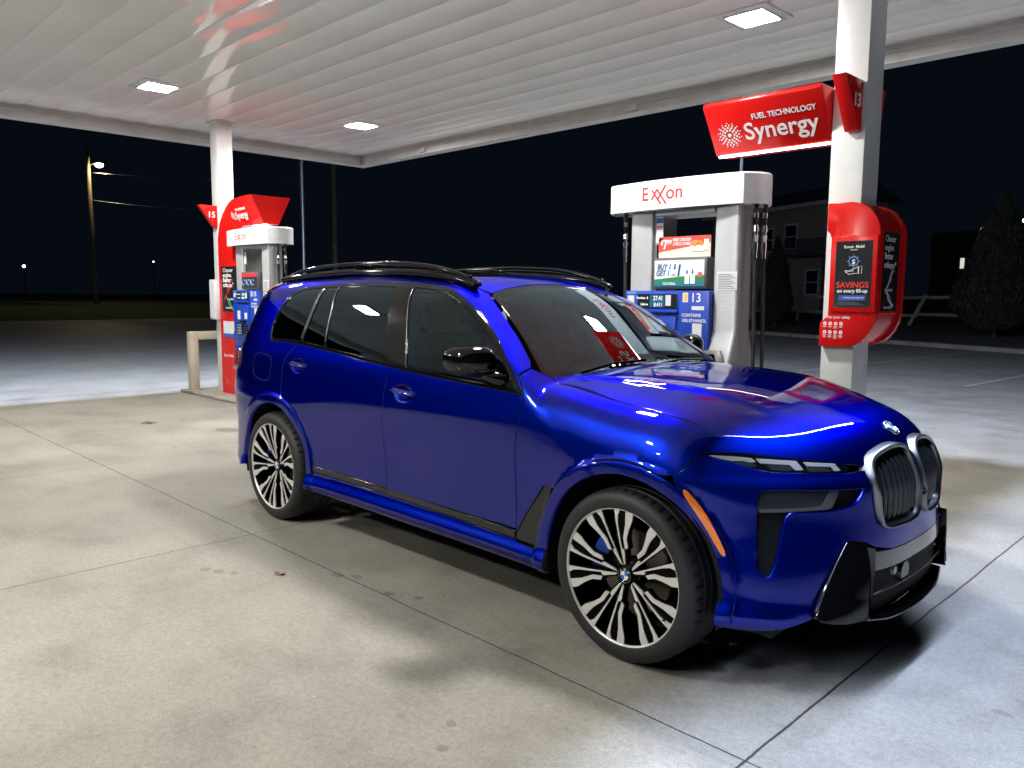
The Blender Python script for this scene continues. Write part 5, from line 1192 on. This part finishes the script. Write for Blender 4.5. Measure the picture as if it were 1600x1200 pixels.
# order: build one continuous outline: lower centre -> right side ... (half reversed goes centre->top, then kidney edge back to the centre)
recess=cr([(.539,.812,.80),(.543,.808,.826),(.556,.795,.842),(.588,.762,.849)],4)+[(.70,.63,.847),(.796,.462,.843)]+cr([(.806,.435,.842),(.808,.445,.815),(.796,.484,.776),(.749,.585,.757)],4)+[(.643,.729,.755),(.633,.744,.737),(.624,.796,.55),(.612,.815,.505)]+cr([(.600,.825,.503),(.570,.840,.535),(.561,.842,.56)],3)
bumper=None
for s in (-1,1):
    h1=[(x,-a,z) for x,a,z in half[::-1]+[(.78,.42,.905)]+bkid]; h1=h1+[(x,-y,z) for x,y,z in h1[::-1][1:-1]]
    if s<0: b_=None
    b_=panel('front_bumper',M['paint'],car,h1,'C',h=.022,gap=.003,holes=[[(x,q_*a,z) for x,a,z in recess] for q_ in (-1,1)],hole_gap=.0,depth=.035,rnd=.0018,wall=True) if s<0 else b_
    def cp(nm,m,L,**k): return panel(nm,m,b_ if k.pop('sub',0) else car,[(x,s*a,z) for x,a,z in L],k.pop('kind','C'),**k)
    # slim upper lamp
    HL=HLtop+[(.768,.455,.918),(.757,.495,.902)]+HLbot[1:-1]
    hl=cp('headlight',M['gblack'],HL,h=.016,off=-.004,gap=.001,depth=.01)
    for g_,mm_ in (('g1','guide'),('g2','guide'),('g3','guide'),('g1b','lamplens'),('g2b','lamplens'),('g3b','lamplens')):
        o_=panel('light_guide' if mm_=='guide' else 'lamp_reflector',M[mm_],hl,[(x,s*a,z) for x,a,z in FT[g_]],'C',h=.012,off=.0005,gap=0,depth=.004)
    # recess walls are the panel's returned edge; behind it the lamp and the air intake
    cp('intake_surround',M['meshblk'],recess,h=.02,off=-.028,gap=-.01,depth=0)
    lm=cp('lower_headlight',M['lamplens'],FT['lampcore'],h=.016,off=-.012,gap=.0,depth=.016)
    panel('lamp_bar',M['lampgrey'],lm,[(x,s*a,z) for x,a,z in FT['lampbar']],'C',h=.012,off=-.010,gap=0,depth=.004)
    cp('side_marker',M['amber'],cr(FT['amber'],3,True),h=.012,off=.004,gap=0,depth=.008)
    cp('parking_sensor',M['paint'],[(.575+.0*math.cos(t_),.86+.012*math.cos(t_),.59+.012*math.sin(t_)) for t_ in np.linspace(0,2*math.pi,12)[:-1]],h=.008,off=.0015,gap=0,depth=.003)
    # lower aero blade
    wp=cr([(.798,.533,.637),(.775,.618,.531),(.75,.678,.421),(.737,.703,.352)],4)+[(.77,.642,.330),(.808,.56,.322),(.838,.475,.330),(.842,.455,.45),(.846,.43,.584),(.838,.44,.618)]
    cp('aero_blade',M['gblack'],wp,h=.02,off=.004,gap=.001,depth=.03,bump=lambda P:.032*np.clip((.62-P[:,2])/.3,0,1),tilt=.19)
    rim_=cr([(.800,.520,.628),(.778,.600,.531),(.757,.655,.421),(.752,.672,.372)],4)
    q0=[(x+.03,s*(a-.0),z) for x,a,z in rim_]
    b=MB(); pts=[(.846,.432,.60),(.850,.436,.50),(.846,.460,.34),(.842,.47,.315)]; rows=[]
    rows=[[(x-.01,s*a,z),(x+.026,s*(a+.004),z),(x+.028,s*(a+.010),z),(x-.008,s*(a+.014),z)] for x,a,z in cr(pts,5)]; b.grid(rows); bmesh.ops.recalc_face_normals(b.bm,faces=b.bm.faces); b.build('aero_fin',M['gblack'],car,auto=40)
    b=MB(); pts=[(.842,.47,.322),(.83,.50,.320),(.79,.60,.322),(.74,.705,.345)]; rows=[[(x+.034,s*(a),z),(x+.036,s*a,z-.010),(x-.02,s*(a-.02),z-.008)] for x,a,z in cr(pts,5)]; b.grid(rows); b.build('aero_lip',M['gblack'],car,auto=40)
    # kidney
    kp=[(.378,.905),(.366,.935),(.335,.960),(.27,.978),(.18,.990),(.10,.988),(.055,.972),(.030,.935),(.024,.86),(.026,.75),(.036,.69),(.065,.662),(.12,.652),(.20,.650),(.29,.652),(.335,.668),(.362,.712),(.382,.80),(.386,.86)]
    kc=np.array([(q[0],q[2]) for q in cr([(a_,0,z_) for a_,z_ in kp],4,True)]); kc=clean(kc); kc=kc if area(kc)>0 else kc[::-1]
    prx=Proj('X')
    def onx_(U,off):
        Y=np.stack([U[:,0]*s,U[:,1]],1); o_,d_,t0,t1=prx.rays(Y); P=hit(o_,d_,t0,t1,160); P[:,0]+=off; return P
    # keep the frame's front plane smooth: x from a gently raked plane blended with the body
    def xk(U): return .893-.95*np.clip(U[:,1]-.80,0,1)**1.5-.30*np.clip(U[:,0],0,1)**1.9
    rings=[(0,-.05),(0,.008),(.004,.014),(.008,.016),(.017,.010),(.020,.006),(.022,-.03)]
    b=MB(); V=[]
    for ins,dx in rings:
        U=inset(kc,ins); x_=xk(U)+dx; V.append([b.bm.verts.new((x_[i],s*U[i,0],U[i,1])) for i in range(len(U))])
    for A,B in zip(V,V[1:]):
        n=len(A)
        for i in range(n): b.bm.faces.new((A[i],A[(i+1)%n],B[(i+1)%n],B[i]))
    bmesh.ops.recalc_face_normals(b.bm,faces=b.bm.faces); kf=b.build('grille_frame',M['satin'],car,auto=45)
    ki=inset(kc,.0215); b=MB(); x_=xk(ki)-.045; b.face([(x_[i],s*ki[i,0],ki[i,1]) for i in range(len(ki))]); b.build('grille_back',M['linershadeblk'],kf)
    lo_,hi_=ki[:,0].min(),ki[:,0].max(); ns=8
    for k in range(ns):
        yk=lo_+(hi_-lo_)*(k+.5)/ns
        zz=[]; n=len(ki)
        for i in range(n):
            a_,b2=ki[i],ki[(i+1)%n]
            if (a_[0]-yk)*(b2[0]-yk)<0: zz.append(a_[1]+(b2[1]-a_[1])*(yk-a_[0])/(b2[0]-a_[0]))
        z0,z1=min(zz)+.004,max(zz)-.012; b=MB(); rows=[]
        for t_ in np.linspace(0,1,12):
            z_=z0+(z1-z0)*t_; bend=-.022*(max(0,t_-.80)/.2)**2-.016*(max(0,.12-t_)/.12)**2; x0=float(xk(np.array([[yk,z_]]))[0])+bend-.004
            w=.0052; rows.append([(x0-.035,s*(yk-w),z_),(x0-.004,s*(yk-w*1.1),z_),(x0,s*(yk-w*.4),z_),(x0,s*(yk+w*.4),z_),(x0-.004,s*(yk+w*1.1),z_),(x0-.035,s*(yk+w),z_)])
        b.grid(rows); bmesh.ops.recalc_face_normals(b.bm,faces=b.bm.faces); b.build('grille_slat',M['slat'] if 'slat' in M else M.setdefault('slat',mat('slat_dark',(.035,.036,.038),.3,.6,.3)),kf,auto=45)
# centre lower face
tg=[(.852,.386,.585),(.858,.383,.568),(.879,.264,.559),(.888,.15,.555),(.891,0,.554)]
tl=[(.845,.43,.50),(.858,.38,.492),(.879,.264,.486),(.889,.12,.484),(.892,0,.484)]
panel('front_trim',M['trimgrey'],car,mir(tg[::-1]+[(.844,.432,.575)]+tl)[0:0] or [(x,-a,z) for x,a,z in tg]+[(x,a,z) for x,a,z in tg[::-1][1:]]+[(x,a,z) for x,a,z in tl]+[(x,-a,z) for x,a,z in tl[::-1][1:]],'C',h=.022,off=-.001,gap=.0005,depth=.02)
vb=[(.842,.47,.298),(.86,.35,.268),(.875,.2,.262),(.88,0,.260)]
panel('front_valance',M['meshblk'],car,[(x,-a,z) for x,a,z in tl]+[(x,a,z) for x,a,z in tl[::-1][1:]]+[(x,a,z) for x,a,z in vb]+[(x,-a,z) for x,a,z in vb[::-1][1:]],'C',h=.022,off=-.022,gap=.0,depth=.02)
b=MB(); pts=cr([(.858,-.45,.292),(.892,-.3,.270),(.905,-.15,.262),(.91,0,.26),(.905,.15,.262),(.892,.3,.270),(.858,.45,.292)],4); rows=[[(x-.05,y,z+.02),(x,y,z+.016),(x+.004,y,z+.008),(x,y,z),(x-.08,y,z-.004)] for x,y,z in pts]; b.grid(rows); bmesh.ops.recalc_face_normals(b.bm,faces=b.bm.faces); b.build('front_lip',M['gblack'],car,auto=40)
b=MB(); b.tube([(.862,-.40,.395),(.880,-.2,.392),(.886,0,.391),(.880,.2,.392),(.862,.40,.395)],.004,6); b.build('valance_rib',M['satin'],car,smooth=True)
b=MB(); b.lathe([(0,.0),(.045,.0),(.052,-.01),(.052,-.05)],(.880,-.10,.425),'x',28); b.build('radar_cover',M['lamplens'],car,auto=40)
b=MB(); b.lathe([(0,.0),(.018,.0),(.022,-.01),(.022,-.05)],(.876,-.21,.455),'x',20); b.build('front_camera',M['guide'],car,auto=40)
b=MB(); b.box((.900,0,.765),(.03,.020,.022),.006); b.build('nose_camera',M['gblack'],car)
# roundels
def roundel(parent,Mx,r,name='roundel'):
    b=MB(); b.lathe([(0,.0),(r*.98,0),(r,.001),(r,.003)],(0,0,0),'z',36); g=b.build(name,M['gblack'],parent,M=Mx)
    b=MB(); b.lathe([(r*.97,.0015),(r*.985,.0045),(r*1.0,.0055),(r*1.02,.0045),(r*1.03,.0)],(0,0,0),'z',36); b.build('ring',M['chrome'],g,smooth=True,M=Mx)
    b=MB(); b.lathe([(r*.63,.0032),(r*.64,.0055),(r*.68,.0055),(r*.69,.0032)],(0,0,0),'z',36); b.build('ring',M['chrome'],g,smooth=True,M=Mx)
    for q in range(4):
        b=MB(); b.prism([(0,0)]+[(r*.62*math.cos(math.pi/2*(q+k/8)),r*.62*math.sin(math.pi/2*(q+k/8))) for k in range(9)],'z',.0031,.0045); b.build('quarter',M['ink_w'] if q%2 else M['rblue'],g,M=Mx)
    text_mesh([('B',-.70*r*.62-.19*r,.42*r,.34*r,'CENTER',.01),('M',0,.70*r,.34*r,'CENTER',.01),('W',.70*r*.62+.19*r,.42*r,.34*r,'CENTER',.01)],'roundel_letters',M['ink_w'],g,Mx@Matrix.Translation((0,0,.0035)),.0004)
M['rblue']=mat('roundel_blue',(.02,.16,.55),.3)
q=hit(np.array([[.748,0,2.]]),np.array([[0,0,-1.]]),0,1.3,200)[0]; nq=gradF(q[None])[0]; nq=Vector(nq); ey=Vector((-1,0,0)); ey=(ey-nq*ey.dot(nq)).normalized(); ex=ey.cross(nq)
roundel(hood,frame(Vector(q)+nq*.001,ex,ey),.041)
# windscreen, roof
wsb=[(-.665+.13*(1-(a/.778)**2)+.010,a,1.206) for a in np.linspace(0,.74,12)]
wss=[(-.675,.770,1.218),(-.745,.745,1.255),(-.90,.680,1.362),(-1.10,.615,1.497),(-1.262,.562,1.610)]
wst=[(-1.285,.53,1.635),(-1.315,.40,1.655),(-1.34,.2,1.668),(-1.348,0,1.67)]
WS=wsb+wss+wst
wpoly=[(x,-a,z) for x,a,z in WS]+[(x,a,z) for x,a,z in WS[::-1]]
def band(U,w): return U
Upoly=clean(Proj('H').fwd(wpoly)); Uin=inset(Upoly,.030)
# black frit frame + clear screen
hole=[(x,y,z) for x,y,z in []]
def chart_hole(U):    # turn chart polygon back to rough 3-D points
    pr=Proj('H'); P,_=clothe(pr,U); return [tuple(p) for p in P]
Uc=Upoly if area(Upoly)>0 else Upoly[::-1]
hole3=chart_hole(inset(resample(Uc,.03),.028))
panel('windscreen_border',M['gblack'],car,wpoly,'H',h=.03,off=-.002,gap=.001,depth=.006,holes=[hole3],hole_gap=0)
panel('windscreen',M['windshield'],car,hole3,'H',h=.035,off=-.003,gap=-.004,depth=0)
rt=[(-1.352,0,1.68),(-1.342,.2,1.68),(-1.318,.40,1.665),(-1.289,.545,1.642)]; rs=[(-1.40,.575,1.69),(-1.6,.585,1.72),(-2.0,.59,1.75),(-2.6,.59,1.76),(-3.2,.59,1.75),(-3.6,.565,1.73),(-3.93,.50,1.68)]; rr_=[(-3.93,.25,1.69),(-3.93,0,1.69)]
pan=[(-1.60,0,1.74),(-1.595,.2,1.74),(-1.57,.45,1.72)]; pan2=[(-1.62,.52,1.7),(-3.2,.52,1.7),(-3.3,.45,1.7)]; pan3=[(-3.31,0,1.7)]
full=lambda L:[(x,-a,z) for x,a,z in L]+[(x,a,z) for x,a,z in L[::-1]]
panL=full(pan+pan2+pan3)
panel('roof',M['paint'],car,full(rt+rs+rr_),'T',h=.028,holes=[panL],hole_gap=.003)
panel('glass_roof',M['gblack'],car,panL,'T',h=.035,off=-.001,gap=.001,depth=.01)
b=MB(); 
for i in range(2): pass
b.prism([(-.055,0),(.055,0),(.01,.065),(-.03,.068)],'y',-.012,.012,.006); o=b.build('roof_aerial',M['gblack'],car,auto=40); o.location=(-3.55,0,1.735)
# rear end
bk=[]
for z in (.40,.60,.85,1.0,1.12): bk.append((-4.02,None,z))
def rear_a(x,z):
    q=hit(np.array([[x,-1.25,z]]),np.array([[0,1.,0]]),0,1.2,90)[0]; return abs(q[1])
sr=[(-4.02,rear_a(-4.02,z),z) for z in (.40,.55,.7,.85,1.0,1.12)]+[(-4.0,rear_a(-4.0,1.2),1.2),(-3.93,rear_a(-3.93,1.4),1.4),(-3.86,rear_a(-3.86,1.52),1.52)]
panel('tailgate',M['paint'],car,full([(-4.2,0,.36)]+[(-4.1,.7,.36)]+sr+[(-3.93,.50,1.66),(-3.93,0,1.67)])[0:0] or [(x,-a,z) for x,a,z in sr]+[(-3.93,-.50,1.65),(-3.93,.50,1.65)]+[(x,a,z) for x,a,z in sr[::-1]]+[(-4.1,.7,.44),(-4.1,-.7,.44)],'B',h=.04)
# underbody, wheel wells, cabin
b=MB(); b.bx(-4.0,.62,-.80,.80,.25,.33); b.build('underbody',M['linershadeblk'],car)
b=MB(); b.bx(.50,.80,-.40,.40,.335,.60); b.bx(.46,.70,-.42,.42,.605,.90); b.build('engine_bay',M['linershadeblk'],car)
for s in (-1,1):
    for xw in XW:
        b=MB(); n=28; rows=[]
        for i in range(n+1):
            t_=R(-14+208*i/n); c_,z_=math.cos(t_),math.sin(t_); rows.append([(xw+.470*c_,s*.952,ZW+.470*z_),(xw+.470*c_,s*.60,ZW+.470*z_),(xw+.02*c_,s*.60,ZW+.02*z_)])
        b.grid(rows); b.build('wheel_well',M['linershadeblk'],car)
b=MB(); b.bx(-3.7,-.6,-.80,.80,.50,.55); b.build('cabin_floor',M['cabin'],car)
b=MB(); b.bx(-3.9,-1.35,-.56,.56,1.60,1.615,.004); b.build('headliner',M['cabin'],car)
b=MB(); 
rows=[]
for y in np.linspace(-.76,.76,17):
    x0=-.56+.0-.10*(abs(y)/.76)**2; rows.append([(x0,y,1.165),(x0-.12,y,1.180),(x0-.30,y,1.172),(x0-.38,y,1.14),(x0-.40,y,1.05),(x0-.34,y,.80)])
b.grid(rows); b.build('dashboard',M['dash'],car,smooth=True)
b=MB(); b.bx(-1.00,-.985,-.18,.52,1.09,1.235,.006); b.build('dash_screen',M['gblack'],car)
b=MB(); c_=Vector((-1.14,.36,1.04)); ax=Vector((-1,0,.42)).normalized(); e1=Vector((0,1,0)); e2=ax.cross(e1)
b.tube([c_+.185*(math.cos(t_)*e1+math.sin(t_)*e2) for t_ in np.linspace(0,2*math.pi,33)[:-1]],.016,10,True); b.tube([c_-.17*e1,c_+.17*e1],.018,8); b.tube([c_,c_-.17*e2],.016,8); b.tube([c_,c_-ax*.25],.03,10); b.build('steering_wheel',M['cabin'],car,smooth=True)
for (x,y) in ((-1.75,.38),(-1.75,-.38),(-2.65,.38),(-2.65,-.38)):
    st=thing('seat'); st.parent=car
    b=MB(); b.box((x+.20,y,.76),(.52,.50,.16),.05,seg=3); b.build('seat_cushion',M['seat'],st,smooth=True)
    b=MB(); b.box((x-.10,y,1.08),(.15,.48,.60),.06,(0,-.22,0),3); b.build('seat_back',M['seat'],st,smooth=True)
    b=MB(); b.box((x-.20,y,1.46),(.10,.28,.18),.045,(0,-.15,0),3); b.build('headrest',M['seat'],st,smooth=True)
b=MB(); b.box((-1.22,0,1.575),(.03,.24,.065),.02,(0,.3,0)); b.build('rear_view_mirror',M['gblack'],car,smooth=True)
b=MB(); b.bx(-.62,-.60,-.62,-.05,1.195,1.205); b.tube([(-.56,-.60,1.222),(-.60,-.3,1.248),(-.585,-.02,1.254)],.008,6); b.tube([(-.52,.0,1.232),(-.56,.3,1.245),(-.60,.6,1.226)],.008,6); b.build('wiper',M['gblack'],car)
# --- wheels
SPLIT={'sticker','screen_icon','screen_mark','wheel_bolt','bottle_picture','drop_picture','base_plate','wiper','food_picture','gutter_trim','edge_light','spoke_body','spoke_face','engine_bay','keys','reader_label','keypad','mirror_arm','tray_picture','light_skirt'}
def make_wheel(x,s,width,spin,steer=0):
    w=thing('wheel',(x,s*.992,ZW-.0)); w.parent=car
    I=-s       # inward direction along y
    prof=[(.2925,.030),(.300,.010),(.3045,.004),(.312,.001),(.322,-.002),(.338,-.003),(.354,.000),(.367,.008),(.3765,.020),(.3835,.034),(.3868,.050)]
    tread=[(.3872,.066),(.3805,.068),(.3805,.076),(.3875,.078),(.388,.112),(.3805,.114),(.3805,.123),(.388,.125)]
    hw=width/2; full_=prof+tread+[(.388,hw)]; full_=full_+[(r_,width-y_) for r_,y_ in full_[::-1][1:]]
    n=240; b=MB(); V=[]
    sidx=[i for i,(r_,y_) in enumerate(full_) if .02<min(y_,width-y_)<.070 and r_>.37]
    for i,(r_,y_) in enumerate(full_):
        ring=[]
        for k in range(n):
            t_=2*math.pi*k/n; rr=r_-(.0075 if (i in sidx and k%5==0) else 0); z_=rr*math.sin(t_)
            if z_<-.3795: z_=-.3795+(z_+.3795)*.15   # contact patch
            ring.append(b.bm.verts.new((rr*math.cos(t_),I*y_,z_)))
        V.append(ring)
    for A,B in zip(V,V[1:]):
        for k in range(n): b.bm.faces.new((A[k],A[(k+1)%n],B[(k+1)%n],B[k]))
    bmesh.ops.recalc_face_normals(b.bm,faces=b.bm.faces); b.build('tyre',M['rubber'],w,auto=32)
    b=MB(); b.lathe([(.2935,.034),(.3045,.008),(.3085,.004),(.3085,.0035),(.3045,.003),(.3020,.006),(.2990,.012)],(0,0,0),'y',96,I); b.build('rim_lip',M['polish'],w,smooth=True)
    b=MB(); b.lathe([(.2992,.012),(.294,.020),(.288,.06),(.282,.14),(.285,width-.04),(.30,width-.03)],(0,0,0),'y',72,I); b.build('rim_barrel',M['rimblack'],w,smooth=True)
    dep=lambda r_:.010+.046*max(0,1-r_/.285)**1.3
    def sector(polys,name,m,y0,y1,bev=0,warp=True):
        b=MB()
        for sec in range(5):
            a0=math.pi/2+spin+2*math.pi*sec/5
            for poly in polys:
                pts=[(r_*math.cos(a0)-t_*math.sin(a0)*1.0, r_*math.sin(a0)+t_*math.cos(a0)) for r_,t_ in poly]
                b.prism(pts,'y',min(I*y0,I*y1),max(I*y0,I*y1),bev)
        for v in b.bm.verts:
            v.co.y+=I*dep(math.hypot(v.co.x,v.co.z))
        return b.build(name,m,w,auto=30)
    def sub(poly,k=4):
        out=[]
        for i in range(len(poly)):
            a_,c_=poly[i],poly[(i+1)%len(poly)]
            for j in range(k): out.append((a_[0]+(c_[0]-a_[0])*j/k,a_[1]+(c_[1]-a_[1])*j/k))
        return out
    fl=[(.116,.0375),(.168,.0455),(.226,.078),(.301,.103),(.2975,.147),(.240,.122),(.203,.090),(.165,.0645),(.122,.056)]
    wd=[(.046,.0040),(.100,.0115),(.118,.0140),(.302,.037),(.2945,.070),(.272,.050),(.232,.0385),(.120,.0195),(.121,.028),(.108,.031),(.052,.013)]
    m2=lambda L:[(r_,-t_) for r_,t_ in L][::-1]
    body_half=[(.030,.018),(.052,.020),(.108,.042),(.118,.060),(.165,.066),(.205,.089),(.238,.126),(.2955,.150)]
    pocket_in=[(.297,.029),(.15,.0085)]
    for hf in (1,):
        L1=[(.040,.0)]+body_half+[(.3005,.102),(.3005,.036),(.125,.0135),(.10,.003)]
        sector([sub(L1,3),sub(m2(L1),3)],'spoke_body',M['rimblack'],.005,.034)
    sector([sub(fl,3),sub(m2(fl),3)],'spoke_face',M['polish'],.0,.0065)
    sector([sub(wd,3),sub(m2(wd),3)],'spoke_face',M['polish'],.0,.0065)
    b=MB(); b.lathe([(0,.046),(.036,.046),(.040,.050),(.058,.056),(.062,.085),(.06,.13),(0,.13)],(0,0,0),'y',40,I); b.build('hub',M['rimblack'],w,auto=35)
    b=MB()
    for k in range(5):
        a=math.pi/2+spin+2*math.pi*(k+.5)/5; b.cyl((.055*math.cos(a),I*.062,.055*math.sin(a)),(.055*math.cos(a),I*.075,.055*math.sin(a)),.010,.010,6)
    b.build('wheel_bolt',M['satin'],w)
    ex=Vector((-s*1.0,0,0)) if s<0 else Vector((-1,0,0)); ex=Vector((1,0,0)) if s<0 else Vector((-1,0,0))
    roundel(w,frame(Vector((0,I*.044,0)),ex,(0,0,1)),.033,'hub_cap')
    b=MB(); b.lathe([(.07,.125),(.185,.125),(.19,.130),(.19,.155),(.07,.155)],(0,0,0),'y',60,I); b.build('brake_disc',M['disc'],w,auto=35)
    b=MB(); a0=math.radians(158); pts=[]
    for k in range(9): a=a0+R(-26+52*k/8); pts.append((.215*math.cos(a),.215*math.sin(a)))
    for k in range(9): a=a0+R(26-52*k/8); pts.append((.135*math.cos(a),.135*math.sin(a)))
    b.prism(pts,'y',min(I*.075,I*.20),max(I*.075,I*.20),.008); b.build('brake_caliper',M['caliper'],w,auto=35)
    b=MB()
    a_=math.radians(-28); b.cyl((.2785*math.cos(a_),I*.02,.2785*math.sin(a_)),(.262*math.cos(a_),I*.0,.262*math.sin(a_)),.005,.004,8); b.build('valve',M['chrome'],w)
    if steer: w.rotation_euler=(0,0,steer)
    return w
for s in (-1,1):
    make_wheel(0,s,.285,R(-57+0) if s<0 else R(20)); make_wheel(-3.105,s,.325,R(14) if s<0 else R(5))
# ------------------------------------------------------------------ every separate piece of these parts becomes an object of its own
def split_loose(o):
    bm=bmesh.new(); bm.from_mesh(o.data); bm.verts.ensure_lookup_table(); seen=set(); isl=[]
    for v in bm.verts:
        if v.index in seen: continue
        st=[v]; seen.add(v.index); cur=[]
        while st:
            a=st.pop(); cur.append(a.index)
            for e in a.link_edges:
                b_=e.other_vert(a)
                if b_.index not in seen: seen.add(b_.index); st.append(b_)
        isl.append(set(cur))
    bm.free()
    if len(isl)<2: return
    me0=o.data; sharp='sharp_edge' in me0.attributes
    for k,I in enumerate(isl):
        bm=bmesh.new(); bm.from_mesh(me0); bm.verts.ensure_lookup_table()
        bmesh.ops.delete(bm,geom=[v for v in bm.verts if v.index not in I],context='VERTS')
        me=bpy.data.meshes.new(me0.name); bm.to_mesh(me); bm.free()
        for m_ in me0.materials: me.materials.append(m_)
        if k==0: o.data=me
        else:
            c=o.copy(); c.data=me; S.collection.objects.link(c)
import re as _re
for o in list(S.objects):
    if o.type=='MESH' and _re.sub(r'\.\d+$','',o.name) in SPLIT: split_loose(o)
